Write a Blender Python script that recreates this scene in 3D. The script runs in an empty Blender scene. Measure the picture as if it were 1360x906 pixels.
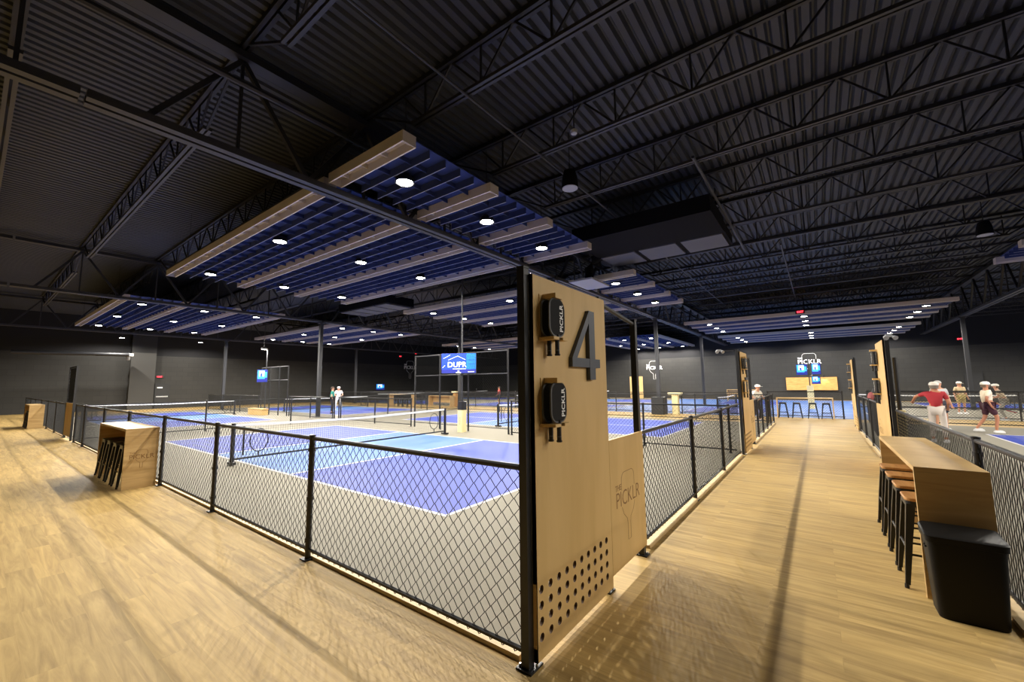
import bpy, bmesh, math, random
from mathutils import Vector, Matrix
PI = math.pi
random.seed(7)
C = bpy.context.scene.collection
SC = bpy.context.scene

# ------------------------------------------------------------------ camera, world, exposure
cam_d = bpy.data.cameras.new('camera'); cam = bpy.data.objects.new('camera', cam_d); C.objects.link(cam)
FPX, YAW, PITCH, ROLL = 539.35, math.radians(36.82), math.radians(6.04), math.radians(-0.588)
fw = Vector((-math.sin(YAW)*math.cos(PITCH), math.cos(YAW)*math.cos(PITCH), math.sin(PITCH)))
rt = Vector((math.cos(YAW), math.sin(YAW), 0)); up = rt.cross(fw)
r2 = rt*math.cos(ROLL)+up*math.sin(ROLL); u2 = up*math.cos(ROLL)-rt*math.sin(ROLL)
m = Matrix((( r2.x,u2.x,-fw.x,0),(r2.y,u2.y,-fw.y,0),(r2.z,u2.z,-fw.z,1.81),(0,0,0,1)))
cam.matrix_world = m
cam_d.sensor_fit = 'HORIZONTAL'; cam_d.sensor_width = 36.0; cam_d.lens = FPX/1360*36.0
cam_d.clip_start = 0.05; cam_d.clip_end = 300
SC.camera = cam
w = bpy.data.worlds.new('world'); SC.world = w; w.use_nodes = True
w.node_tree.nodes['Background'].inputs[0].default_value = (0.02, 0.022, 0.03, 1)
w.node_tree.nodes['Background'].inputs[1].default_value = 0.2
SC.view_settings.view_transform = 'Standard'; SC.view_settings.look = 'None'
SC.view_settings.gamma = 1.0; SC.view_settings.use_curve_mapping = False
SC.view_settings.exposure = 0.0
LAMP_W = 660.0            # court lamps
LAMP_COL = (1.0, 0.94, 0.84)

# ------------------------------------------------------------------ materials
def lin(c):
    def f(v):
        v /= 255.0
        return v/12.92 if v <= 0.04045 else ((v+0.055)/1.055)**2.4
    return (f(c[0]), f(c[1]), f(c[2]), 1)
def mat(name, col, rough=0.6, metal=0.0, noise=0.0, nscale=8.0, bump=0.0, spec=0.5):
    mt = bpy.data.materials.new(name); mt.use_nodes = True
    nt = mt.node_tree; b = nt.nodes['Principled BSDF']
    b.inputs['Base Color'].default_value = col; b.inputs['Roughness'].default_value = rough
    b.inputs['Metallic'].default_value = metal; b.inputs['Specular IOR Level'].default_value = spec
    if noise or bump:
        tc = nt.nodes.new('ShaderNodeTexCoord'); nz = nt.nodes.new('ShaderNodeTexNoise')
        nz.inputs['Scale'].default_value = nscale; nz.inputs['Detail'].default_value = 4
        nt.links.new(tc.outputs['Object'], nz.inputs['Vector'])
        if noise:
            mx = nt.nodes.new('ShaderNodeMix'); mx.data_type = 'RGBA'
            mx.inputs[6].default_value = tuple(v*(1-noise) for v in col[:3])+(1,)
            mx.inputs[7].default_value = tuple(min(1, v*(1+noise)) for v in col[:3])+(1,)
            nt.links.new(nz.outputs['Fac'], mx.inputs[0]); nt.links.new(mx.outputs[2], b.inputs['Base Color'])
        if bump:
            bp = nt.nodes.new('ShaderNodeBump'); bp.inputs['Strength'].default_value = bump
            nt.links.new(nz.outputs['Fac'], bp.inputs['Height']); nt.links.new(bp.outputs['Normal'], b.inputs['Normal'])
    return mt
def emat(name, col, strength):
    mt = bpy.data.materials.new(name); mt.use_nodes = True; nt = mt.node_tree
    b = nt.nodes['Principled BSDF']; b.inputs['Base Color'].default_value = col
    b.inputs['Emission Color'].default_value = col; b.inputs['Emission Strength'].default_value = strength
    return mt
def wood_mat(name, c1, c2, scale=(1, 1, 12), rough=0.5, swap=0):
    mt = bpy.data.materials.new(name); mt.use_nodes = True; nt = mt.node_tree; b = nt.nodes['Principled BSDF']
    tc = nt.nodes.new('ShaderNodeTexCoord'); mp = nt.nodes.new('ShaderNodeMapping'); mp.inputs['Scale'].default_value = scale
    nz = nt.nodes.new('ShaderNodeTexNoise'); nz.inputs['Scale'].default_value = 2.2; nz.inputs['Detail'].default_value = 6
    nz.inputs['Distortion'].default_value = 0.6
    cr = nt.nodes.new('ShaderNodeValToRGB'); cr.color_ramp.elements[0].position = 0.3; cr.color_ramp.elements[1].position = 0.7
    cr.color_ramp.elements[0].color = c1; cr.color_ramp.elements[1].color = c2
    nt.links.new(tc.outputs['Object'], mp.inputs['Vector']); nt.links.new(mp.outputs[0], nz.inputs['Vector'])
    nt.links.new(nz.outputs['Fac'], cr.inputs[0]); nt.links.new(cr.outputs[0], b.inputs['Base Color'])
    b.inputs['Roughness'].default_value = rough
    return mt
def plank_mat():
    mt = bpy.data.materials.new('vinyl_planks'); mt.use_nodes = True; nt = mt.node_tree; b = nt.nodes['Principled BSDF']; L = nt.links.new
    tc = nt.nodes.new('ShaderNodeTexCoord')
    br = nt.nodes.new('ShaderNodeTexBrick'); br.offset = 0.37; br.inputs['Scale'].default_value = 1.0
    br.inputs['Brick Width'].default_value = 1.22; br.inputs['Row Height'].default_value = 0.18
    br.inputs['Mortar Size'].default_value = 0.0022; br.inputs['Mortar Smooth'].default_value = 0.2; br.inputs['Bias'].default_value = 0.0
    br.inputs['Color1'].default_value = (0.0, 0.0, 0.0, 1); br.inputs['Color2'].default_value = (1, 1, 1, 1); br.inputs['Mortar'].default_value = (0.15, 0.15, 0.15, 1)
    L(tc.outputs['Object'], br.inputs['Vector'])
    mp = nt.nodes.new('ShaderNodeMapping'); mp.inputs['Scale'].default_value = (0.55, 7, 1); L(tc.outputs['Object'], mp.inputs['Vector'])
    ad = nt.nodes.new('ShaderNodeVectorMath'); ad.operation = 'ADD'; L(mp.outputs[0], ad.inputs[0])
    sc = nt.nodes.new('ShaderNodeVectorMath'); sc.operation = 'SCALE'; sc.inputs['Scale'].default_value = 7.0; L(br.outputs['Color'], sc.inputs[0]); L(sc.outputs[0], ad.inputs[1])
    nz = nt.nodes.new('ShaderNodeTexNoise'); nz.inputs['Scale'].default_value = 2.0; nz.inputs['Detail'].default_value = 7; nz.inputs['Roughness'].default_value = 0.62; nz.inputs['Distortion'].default_value = 0.9
    L(ad.outputs[0], nz.inputs['Vector'])
    cr = nt.nodes.new('ShaderNodeValToRGB')
    e = cr.color_ramp.elements; e[0].position = 0.28; e[0].color = lin((158, 129, 78)); e[1].position = 0.72; e[1].color = lin((208, 177, 114))
    n = e.new(0.5); n.color = lin((186, 156, 97))
    L(nz.outputs['Fac'], cr.inputs[0])
    mx = nt.nodes.new('ShaderNodeMix'); mx.data_type = 'RGBA'; mx.blend_type = 'MULTIPLY'; mx.inputs[0].default_value = 1.0
    c2 = nt.nodes.new('ShaderNodeValToRGB'); c2.color_ramp.elements[0].color = (0.88, 0.88, 0.88, 1); c2.color_ramp.elements[1].color = (1.06, 1.05, 1.03, 1)
    L(br.outputs['Color'], c2.inputs[0]); L(cr.outputs[0], mx.inputs[6]); L(c2.outputs[0], mx.inputs[7])
    L(mx.outputs[2], b.inputs['Base Color']); b.inputs['Roughness'].default_value = 0.6; b.inputs['Specular IOR Level'].default_value = 0.3
    bp = nt.nodes.new('ShaderNodeBump'); bp.inputs['Strength'].default_value = 0.08; bp.inputs['Distance'].default_value = 0.01; L(nz.outputs['Fac'], bp.inputs['Height']); L(bp.outputs['Normal'], b.inputs['Normal'])
    return mt
def block_wall_mat(axis):
    mt = bpy.data.materials.new('painted_block_wall_'+axis); mt.use_nodes = True; nt = mt.node_tree; b = nt.nodes['Principled BSDF']; L = nt.links.new
    tc = nt.nodes.new('ShaderNodeTexCoord'); sp = nt.nodes.new('ShaderNodeSeparateXYZ'); cb = nt.nodes.new('ShaderNodeCombineXYZ')
    L(tc.outputs['Object'], sp.inputs[0]); L(sp.outputs[0 if axis == 'x' else 1], cb.inputs[0]); L(sp.outputs[2], cb.inputs[1])
    br = nt.nodes.new('ShaderNodeTexBrick'); br.inputs['Scale'].default_value = 1.0; br.inputs['Brick Width'].default_value = 0.8; br.inputs['Row Height'].default_value = 0.4
    br.inputs['Mortar Size'].default_value = 0.016; br.inputs['Color1'].default_value = (0.030, 0.029, 0.0265, 1); br.inputs['Color2'].default_value = (0.025, 0.0245, 0.022, 1); br.inputs['Mortar'].default_value = (0.020, 0.0195, 0.018, 1)
    L(cb.outputs[0], br.inputs['Vector'])
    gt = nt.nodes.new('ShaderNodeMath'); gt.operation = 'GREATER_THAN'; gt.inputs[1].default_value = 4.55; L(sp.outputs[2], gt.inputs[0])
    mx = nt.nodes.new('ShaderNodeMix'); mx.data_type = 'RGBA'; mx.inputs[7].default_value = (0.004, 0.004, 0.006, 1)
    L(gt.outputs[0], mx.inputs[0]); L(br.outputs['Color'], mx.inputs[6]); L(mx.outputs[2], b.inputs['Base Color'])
    bp = nt.nodes.new('ShaderNodeBump'); bp.inputs['Strength'].default_value = 0.3; L(br.outputs['Fac'], bp.inputs['Height']); bp.invert = True; L(bp.outputs['Normal'], b.inputs['Normal'])
    b.inputs['Roughness'].default_value = 0.8
    return mt
M = {}
M['planks'] = plank_mat()
M['wall_x'] = block_wall_mat('x'); M['wall_y'] = block_wall_mat('y')
M['deck'] = mat('dark_steel_deck', (0.029, 0.032, 0.039, 1), 0.6, 0, 0.2, 1.5)
M['steel'] = mat('black_roof_steel', (0.012, 0.012, 0.014, 1), 0.55)
M['chord'] = mat('charcoal_chord_steel', (0.026, 0.026, 0.030, 1), 0.5)
M['black'] = mat('black_powder_coat', (0.012, 0.012, 0.013, 1), 0.42)
M['wire'] = mat('black_vinyl_wire', (0.006, 0.006, 0.006, 1), 0.6, spec=0.25)
M['ply'] = wood_mat('birch_plywood', lin((200, 165, 104)), lin((212, 178, 118)), (2, 2, 0.35), 0.55)
M['plydark'] = mat('routed_plywood', lin((128, 92, 48)), 0.7)
M['plyshade'] = mat('shaded_hole_wall', lin((84, 58, 30)), 0.8)  # shade inside the panel holes, painted as a darker brown on their walls
M['plyedge'] = mat('pale_plywood_edge', lin((222, 196, 150)), 0.6)
M['laminate'] = wood_mat('maple_laminate', lin((176, 142, 88)), lin((206, 174, 120)), (0.7, 0.7, 6), 0.45)
M['curb'] = mat('pale_timber_curb', lin((214, 188, 140)), 0.6, 0, 0.15, 6)
M['surround'] = mat('grey_court_surround', lin((124, 119, 104)), 0.75, 0, 0.06, 20)
M['blue'] = mat('blue_court_paint', lin((31, 57, 156)), 0.6, 0, 0.05, 3)
M['lightblue'] = mat('light_blue_court_paint', lin((62, 104, 172)), 0.6, 0, 0.05, 3)
M['line'] = mat('white_line_paint', (0.6, 0.6, 0.6, 1), 0.6)
M['tape'] = mat('white_net_tape', (0.85, 0.85, 0.84, 1), 0.7)
M['number'] = mat('slate_number', lin((62, 68, 80)), 0.45)
M['paddle'] = mat('black_paddle_face', (0.009, 0.009, 0.010, 1), 0.75, spec=0.2)
M['edge'] = mat('grey_paddle_edge', (0.10, 0.10, 0.10, 1), 0.5)
M['white'] = mat('white_letter', (0.85, 0.85, 0.85, 1), 0.5)
M['beam'] = mat('greige_baffle', lin((186, 178, 172)), 0.75)
M['fin'] = mat('navy_felt_fin', lin((40, 56, 108)), 0.9)
M['lens'] = emat('lamp_lens', (1.0, 0.93, 0.8, 1), 60)
M['chrome'] = mat('brushed_metal', (0.5, 0.5, 0.5, 1), 0.35, 1.0)
M['duct'] = mat('black_duct', (0.006, 0.006, 0.007, 1), 0.9, spec=0.1)
M['ductpanel'] = mat('grey_duct_panel', (0.085, 0.09, 0.105, 1), 0.7)
M['edgeband'] = mat('pale_baffle_edge', lin((236, 228, 218)), 0.6)
M['finedge'] = mat('grey_blue_fin_edge', lin((150, 158, 186)), 0.7)
M['panelgrey'] = mat('pale_grey_panel', (0.35, 0.36, 0.38, 1), 0.6)
M['exit'] = emat('red_exit_sign', (1.0, 0.03, 0.05, 1), 3.0)
M['bin'] = mat('black_bin_plastic', (0.006, 0.0055, 0.005, 1), 0.5, spec=0.2)
M['stoolmetal'] = mat('black_stool_metal', (0.02, 0.021, 0.022, 1), 0.4, 0.4)
M['stoolseat'] = wood_mat('stool_seat_wood', lin((160, 110, 58)), lin((196, 146, 86)), (8, 1, 1), 0.45)
M['cream'] = mat('cream_pad_vinyl', lin((226, 212, 160)), 0.55)
M['screenblue'] = emat('screen_blue', lin((20, 60, 200)), 0.9)
M['screencyan'] = emat('screen_cyan', lin((60, 170, 235)), 1.0)
M['screenwhite'] = emat('screen_white', (0.9, 0.95, 1, 1), 1.1)
M['screennavy'] = emat('screen_navy', lin((30, 40, 130)), 0.8)
M['orangewood'] = wood_mat('amber_wood_panel', lin((196, 140, 70)), lin((224, 172, 98)), (1, 1, 5), 0.5)
M['door'] = mat('black_door_paint', (0.01, 0.01, 0.01, 1), 0.5)
M['column'] = mat('dark_column_paint', (0.02, 0.021, 0.025, 1), 0.5)
M['pilaster'] = mat('grey_pilaster_paint', (0.05, 0.049, 0.046, 1), 0.8)
SK = {'a': mat('skin_light', lin((206, 152, 122)), 0.6), 'b': mat('skin_tan', lin((190, 130, 98)), 0.6)}
CL = {}
def cloth(c):
    if c not in CL: CL[c] = mat('cloth_%d_%d_%d' % c, lin(c), 0.85)
    return CL[c]

# ------------------------------------------------------------------ mesh builder
class MB:
    def __init__(s): s.v = []; s.f = []; s.mi = []; s.cur = 0
    def add(s, vs, fs):
        o = len(s.v); s.v += [tuple(v) for v in vs]
        for f in fs: s.f.append([i+o for i in f]); s.mi.append(s.cur)
        return s
    def box(s, x0, x1, y0, y1, z0, z1):
        return s.add([(x0,y0,z0),(x1,y0,z0),(x1,y1,z0),(x0,y1,z0),(x0,y0,z1),(x1,y0,z1),(x1,y1,z1),(x0,y1,z1)],
                     [(0,3,2,1),(4,5,6,7),(0,1,5,4),(1,2,6,5),(2,3,7,6),(3,0,4,7)])
    def tube(s, pts, r, n=6, cap=True, closed=False):
        pts = [Vector(p) for p in pts]; k = len(pts); rr = r if isinstance(r, (list, tuple)) else [r]*k
        o = len(s.v)
        for i, p in enumerate(pts):
            if closed: d = pts[(i+1) % k]-pts[i-1]
            else: d = (pts[min(i+1, k-1)]-pts[max(i-1, 0)])
            d.normalize(); a = Vector((0,0,1)) if abs(d.z) < 0.9 else Vector((1,0,0))
            e1 = d.cross(a).normalized(); e2 = e1.cross(d)
            for j in range(n):
                t = 2*PI*(j+0.5)/n; s.v.append(tuple(p+e1*math.cos(t)*rr[i]+e2*math.sin(t)*rr[i]))
        for i in range(k if closed else k-1):
            b = (i+1) % k
            for j in range(n):
                q = (j+1) % n; s.f.append([o+i*n+j, o+b*n+j, o+b*n+q, o+i*n+q]); s.mi.append(s.cur)
        if cap and not closed:
            s.f.append([o+j for j in range(n)]); s.mi.append(s.cur)
            s.f.append([o+(k-1)*n+j for j in reversed(range(n))]); s.mi.append(s.cur)
        return s
    def bar(s, a, b, wx, wz=None):            # square bar between two points
        return s.tube([a, b], wx*0.7071, 4)
    def loft(s, loops, cap=True):
        o = len(s.v); n = len(loops[0])
        for l in loops: s.v += [tuple(p) for p in l]
        for i in range(len(loops)-1):
            for j in range(n):
                q = (j+1) % n; s.f.append([o+i*n+j, o+i*n+q, o+(i+1)*n+q, o+(i+1)*n+j]); s.mi.append(s.cur)
        if cap:
            s.f.append([o+j for j in reversed(range(n))]); s.mi.append(s.cur)
            s.f.append([o+(len(loops)-1)*n+j for j in range(n)]); s.mi.append(s.cur)
        return s
    def lathe(s, prof, cx=0, cy=0, n=16):     # prof: list (r, z)
        return s.loft([[(cx+r*math.cos(2*PI*j/n), cy+r*math.sin(2*PI*j/n), z) for j in range(n)] for r, z in prof])
    def prism(s, poly, axis, a, b):           # polygon in the plane normal to axis, from a to b
        def P(u, v, t):
            return {'x': (t, u, v), 'y': (u, t, v), 'z': (u, v, t)}[axis]
        return s.loft([[P(u, v, a) for u, v in poly], [P(u, v, b) for u, v in poly]])
    def ball(s, c, r, n=10, k=6):
        rx, ry, rz = r if isinstance(r, (list, tuple)) else (r, r, r)
        L = []
        for i in range(k+1):
            t = PI*(i/k)*0.98+0.03; L.append([(c[0]+rx*math.sin(t)*math.cos(2*PI*j/n), c[1]+ry*math.sin(t)*math.sin(2*PI*j/n), c[2]-rz*math.cos(t)) for j in range(n)])
        return s.loft(L)
    def build(s, name, mats, parent=None, smooth=False, loc=None):
        me = bpy.data.meshes.new(name); me.from_pydata(s.v, [], s.f); me.update()
        for x in (mats if isinstance(mats, (list, tuple)) else [mats]): me.materials.append(x)
        if isinstance(mats, (list, tuple)): me.polygons.foreach_set('material_index', s.mi)
        bm = bmesh.new(); bm.from_mesh(me); bmesh.ops.recalc_face_normals(bm, faces=bm.faces); bm.to_mesh(me); bm.free()
        if smooth:
            me.polygons.foreach_set('use_smooth', [True]*len(me.polygons))
            try: me.set_sharp_from_angle(angle=math.radians(42))
            except Exception: pass
        o = bpy.data.objects.new(name, me); C.objects.link(o)
        if parent: o.parent = parent
        if loc: o.location = loc
        return o
def tag(o, label=None, cat=None, group=None, kind=None):
    if label: o['label'] = label
    if cat: o['category'] = cat
    if group: o['group'] = group
    if kind: o['kind'] = kind
    return o
def thing(name, label, cat, loc=(0,0,0), rz=0.0, group=None, scale=None):
    o = bpy.data.objects.new(name, None); C.objects.link(o); o.empty_display_size = 0.2
    o.location = loc; o.rotation_euler = (0, 0, rz)
    if scale: o.scale = scale
    return tag(o, label, cat, group)
def dup(root, loc, rz=None, label=None, group=None):
    r = root.copy(); C.objects.link(r); r.location = loc
    if rz is not None: r.rotation_euler = (0, 0, rz)
    if label: r['label'] = label
    if group: r['group'] = group
    for ch in list(root.children):
        c = ch.copy(); C.objects.link(c); c.parent = r
        for g in list(ch.children):
            d = g.copy(); C.objects.link(d); d.parent = c
    return r
def inst(src, parent, loc=(0,0,0), rz=0.0):    # another part sharing the mesh of an earlier one
    o = src.copy(); C.objects.link(o); o.parent = parent; o.location = loc; o.rotation_euler = (0, 0, rz); return o
def text_mb(txt, size, extrude=0.0, bold=0.0, align='CENTER'):
    cu = bpy.data.curves.new('letters', 'FONT'); cu.body = txt; cu.size = size; cu.extrude = extrude; cu.offset = bold; cu.align_x = align; cu.align_y = 'CENTER'; cu.resolution_u = 3
    ob = bpy.data.objects.new('letters', cu); C.objects.link(ob)
    dg = bpy.context.evaluated_depsgraph_get(); me = bpy.data.meshes.new_from_object(ob.evaluated_get(dg))
    vs = [tuple(v.co) for v in me.vertices]; fs = [list(p.vertices) for p in me.polygons]
    bpy.data.objects.remove(ob); bpy.data.curves.remove(cu); bpy.data.meshes.remove(me)
    return vs, fs
def put_text(mb, txt, size, origin, ux, uy, extrude=0.0, bold=0.0, align='CENTER', stretch=1.0):
    vs, fs = text_mb(txt, size, extrude, bold, align)
    o = Vector(origin); ux = Vector(ux).normalized(); uy = Vector(uy).normalized(); un = ux.cross(uy)
    mb.add([o+ux*v[0]*stretch+uy*v[1]+un*v[2] for v in vs], fs)
def rrect(w, h, r, n=4):
    pts = []
    for cx, cy, a in ((w/2-r, h/2-r, 0), (-w/2+r, h/2-r, 90), (-w/2+r, -h/2+r, 180), (w/2-r, -h/2+r, 270)):
        for i in range(n+1):
            t = math.radians(a+90*i/n); pts.append((cx+r*math.cos(t), cy+r*math.sin(t)))
    return pts

# ------------------------------------------------------------------ the shell
X0, X1, Y0, Y1, ZT = -46.0, 24.0, -6.0, 48.0, 7.62
def shell(name, mb, m, label):
    return tag(mb.build(name, m), label, None, None, 'structure')
shell('floor', MB().box(X0, X1, Y0, Y1, -0.2, 0.0), M['planks'], 'wood-look vinyl plank floor of the walkways')
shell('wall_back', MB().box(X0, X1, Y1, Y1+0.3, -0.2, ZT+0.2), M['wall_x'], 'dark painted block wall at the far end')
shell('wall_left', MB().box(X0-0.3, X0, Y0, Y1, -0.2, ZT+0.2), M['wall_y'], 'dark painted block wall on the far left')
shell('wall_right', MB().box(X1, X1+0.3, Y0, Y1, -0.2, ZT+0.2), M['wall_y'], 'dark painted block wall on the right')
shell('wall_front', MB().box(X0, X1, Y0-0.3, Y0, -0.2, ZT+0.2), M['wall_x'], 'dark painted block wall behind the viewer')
def deck():
    mb = MB(); top = ZT; x = X0; prof = []
    while x < X1:
        prof += [(x, top-0.075), (x+0.10, top-0.075), (x+0.135, top), (x+0.165, top)]; x += 0.20
    poly = prof; o = len(mb.v)
    for y in (Y0, Y1): mb.v += [(a, y, b) for a, b in poly]
    n = len(poly)
    for i in range(n-1): mb.f.append([o+i, o+i+1, o+n+i+1, o+n+i]); mb.mi.append(0)
    mb.box(X0, X1, Y0, Y1, top+0.02, top+0.15)
    return mb
shell('ceiling', deck(), M['deck'], 'dark corrugated steel roof deck')

# ---- courts: acrylic pads laid on the slab, with painted courts
def pad(x0, x1, y0, y1, courts, label, name='floor_court', mats=None):
    mb = MB(); mb.box(x0, x1, y0, y1, 0.0005, 0.010)
    for cx, cy in courts:
        L, W, k = 6.705, 3.05, 2.134
        z = 0.0105
        mb.cur = 1; mb.box(cx-L, cx-k, cy-W, cy+W, z-0.001, z+0.001); mb.box(cx+k, cx+L, cy-W, cy+W, z-0.001, z+0.001)
        mb.cur = 2; mb.box(cx-k, cx+k, cy-W, cy+W, z-0.001, z+0.001)
        mb.cur = 3; t = 0.03; z0, z1 = z+0.0005, z+0.002
        for yy in (cy-W, cy+W): mb.box(cx-L-t, cx+L+t, yy-t, yy+t, z0, z1)
        for xx in (cx-L, cx-k, cx+k, cx+L): mb.box(xx-t, xx+t, cy-W, cy+W, z0, z1)
        for s in (-1, 1): mb.box(cx+s*k if s > 0 else cx-L, cx+L if s > 0 else cx-k, cy-t, cy+t, z0, z1)
        mb.cur = 0
    return tag(mb.build(name, mats or [M['surround'], M['blue'], M['lightblue'], M['line']]), label, None, None, 'structure')
CXA, CXB = -10.95, -30.4
RY1, RY2 = 7.15, 16.95
FY = 2.29            # front fence line
pad(-20.3, -1.70, 2.36, 21.0, [(CXA, RY1), (CXA, RY2)], 'grey surround with two blue courts beyond the near chain-link fence')
pad(-40.0, -20.31, 2.36, 21.0, [(CXB, RY1), (CXB, RY2)], 'grey surround with two blue courts in the left half of the hall')
pad(1.14, 20.0, -5.5, 23.3, [(11.0, RY1), (11.0, RY2+0.2)], 'grey surround with blue courts right of the corridor')
pad(-12.0, 2.6, 25.0, 47.0, [(-4.7, 29.2), (-4.7, 40.2)], 'light blue courts past the end of the corridor', mats=[M['lightblue'], M['lightblue'], M['blue'], M['line']])
pad(-29.0, -12.01, 25.0, 47.0, [(-19.0, 29.2), (-19.0, 40.2)], 'grey surround with courts at the far centre')
pad(-45.0, -29.01, 25.0, 47.0, [(-37.0, 29.2), (-37.0, 40.2)], 'grey surround with courts in the far left corner')
pad(2.61, 23.5, 27.0, 47.0, [(12.5, 42.0)], 'grey surround with courts in the far right corner')

# timber curbs that carry the fences
curb_n = [0]
def curb(x0, x1, y0, y1, label):
    curb_n[0] += 1
    shell('trim_%d' % curb_n[0], MB().box(x0, x1, y0, y1, 0.0, 0.034), M['curb'], label)
curb(-20.2, -1.70, 2.31, 2.38, 'pale timber curb under the near front fence')
curb(-40.0, -22.6, 2.31, 2.38, 'pale timber curb under the far front fence')
curb(-1.70, -1.60, 4.62, 11.55, 'pale timber curb under the corridor fence on the left')
curb(-1.70, -1.60, 14.0, 21.0, 'pale timber curb under the farther corridor fence on the left')
curb(1.04, 1.14, -5.4, 10.3, 'pale timber curb under the corridor fence on the right')
curb(1.04, 1.14, 13.0, 19.0, 'pale timber curb under the farther corridor fence on the right')

# wall details
def pilaster():
    m_ = MB(); m_.box(-46.0, -45.55, 8.0, 9.6, 0, 4.75); m_.cur = 1; m_.box(-46.0, -45.55, 8.0, 9.6, 4.75, 6.6)
    shell('trim_7', m_, [M['pilaster'], M['door']], 'grey pilaster against the far left wall')
pilaster()
def wall_door(name, label, mb, handle):
    d = shell(name, mb, M['door'], label); return d
d1 = wall_door('door_1', 'black exit door in the far left wall', MB().box(-46.0, -45.93, 9.75, 10.75, 0.0, 2.15), None)
MB().box(-45.93, -45.86, 9.85, 10.65, 0.98, 1.08).build('push_bar', M['chrome'], d1)
MB().box(-45.93, -45.91, 9.88, 10.25, 1.75, 1.86).build('notice', M['white'], d1)
d2 = wall_door('door_2', 'black door in the back wall on the right', MB().box(9.4, 10.4, 47.93, 48.0, 0.0, 2.3), None)
MB().box(9.5, 9.56, 47.86, 47.93, 0.95, 1.15).build('handle', M['chrome'], d2)
d3 = wall_door('door_3', 'black doorway in the back wall at the left', MB().box(-44.2, -41.6, 47.93, 48.0, 0.0, 3.0), None)
MB().box(-42.95, -42.87, 47.86, 47.93, 0.95, 1.15).build('handle', M['chrome'], d3)

# ------------------------------------------------------------------ roof steel
GX = [-38.1, -23.3, -7.4, 7.2, 22.0]
ZG = 5.54
CY = [0.6, 12.3, 23.95, 35.6, 47.3]
ZB, ZJ = 6.70, 7.45
BAY = ['in the far left roof bay', 'in the roof bay left of centre', 'in the roof bay over the corridor', 'in the right roof bay']
def joist(xa, xb, mats):
    mb = MB()
    for s in (-1, 1): mb.box(xa, xb, s*0.045-0.03, s*0.045+0.03, ZJ, ZJ+0.09)
    top = mb
    bc = MB()
    for s in (-1, 1): bc.box(xa+1.6, xb-1.6, s*0.045-0.027, s*0.045+0.027, ZB, ZB+0.06)
    wb = MB(); k0 = math.ceil((xa+1.6)/1.37)
    k = k0; last = None
    while k*1.37 <= xb-1.6:
        x = k*1.37
        for e in (-0.685, 0, 0.685): wb.bar((x, 0, ZB+0.03), (x+e, 0, ZJ+0.04), 0.034 if e else 0.03)
        k += 1
    wb.bar((xa+1.65, 0, ZB+0.03), (xa+0.2, 0, ZJ+0.04), 0.04); wb.bar((xb-1.65, 0, ZB+0.03), (xb-0.2, 0, ZJ+0.04), 0.04)
    return top, bc, wb
JY = [0.04+2.333*k for k in range(-2, 21)]
for b in range(4):
    proto = None
    for y in JY:
        if proto is None:
            proto = thing('roof_joist', 'black open-web steel roof joist ' + BAY[b], 'roof joist', (0, y, 0), 0, 'open-web roof joists ' + BAY[b])
            t, bc, wb = joist(GX[b], GX[b+1], M)
            t.build('top_chord', M['steel'], proto); bc.build('bottom_chord', M['chord'], proto); wb.build('web', M['steel'], proto)
        else: dup(proto, (0, y, 0))
GN = ['on the far left column line', 'on the column line left of centre', 'on the column line above the near courts', 'on the column line right of the corridor']
for gi, x in enumerate(GX[:4]):
    for c in range(len(CY)):
        ya = CY[c-1] if c else -6.0+0.05; yb = CY[c]
        g = thing('roof_girder', 'charcoal trussed roof girder ' + GN[gi], 'roof girder', (x, ya, 0), 0, 'trussed roof girders ' + GN[gi])
        b_ = MB()
        for s in (-1, 1): b_.box(s*0.09-0.06, s*0.09+0.06, 0.03, yb-ya-0.03, ZG, ZG+0.11)
        b_.build('bottom_chord', M['chord'], g)
        MB().box(-0.13, 0.13, 0.03, yb-ya-0.03, 7.28, 7.40).build('top_chord', M['steel'], g)
        wv = MB()
        for y in JY:
            if ya-0.2 < y < yb+0.2:
                yy = y-ya
                for e in (-1.166, 1.166):
                    if 0 < yy+e < yb-ya: wv.bar((0, yy, 7.3), (0, yy+e, ZG+0.09), 0.075)
                wv.bar((0, min(max(yy, .08), yb-ya-.08), 7.3), (0, min(max(yy, .08), yb-ya-.08), ZG+0.09), 0.045)
        wv.build('web', M['steel'], g)
# columns
COLS = {(-23.3, 12.3): 'dark steel column standing between the left courts', (-23.3, 23.95): 'dark steel column far back behind the blue screen',
        (-7.4, 12.3): 'dark steel column behind the big numbered plywood panel', (-7.4, 23.95): 'dark steel column with a boxed base past the near courts',
        (7.2, 35.6): 'dark steel column at the far right among the players', (-23.3, 35.6): 'dark steel column in the far centre courts', (-38.1, 12.3): 'dark steel column near the far left wall',
        (-7.4, 35.6): 'dark steel column in front of the back wall', (7.2, 23.95): 'dark steel column right of the corridor end', (7.2, 12.3): 'dark steel column among the right courts',
        (-38.1, 23.95): 'dark steel column at the left end of the cross aisle', (-38.1, 35.6): 'dark steel column in the far left corner courts'}
for (x, y), lab in COLS.items():
    c = thing('steel_column', lab, 'column', (x, y, 0))
    MB().tube([(0, 0, 0.015), (0, 0, ZG)], 0.13, 4).build('shaft', M['column'], c)
    MB().box(-0.2, 0.2, -0.2, 0.2, 0.0, 0.03).build('base_plate', M['column'], c)
    MB().box(-0.18, 0.18, -0.18, 0.18, ZG-0.05, ZG).build('cap_plate', M['column'], c)
    if (x, y) == (-7.4, 23.95):
        MB().prism(rrect(0.72, 0.72, 0.05), 'z', 0.011, 0.98).build('base_cover', M['door'], c)
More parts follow.
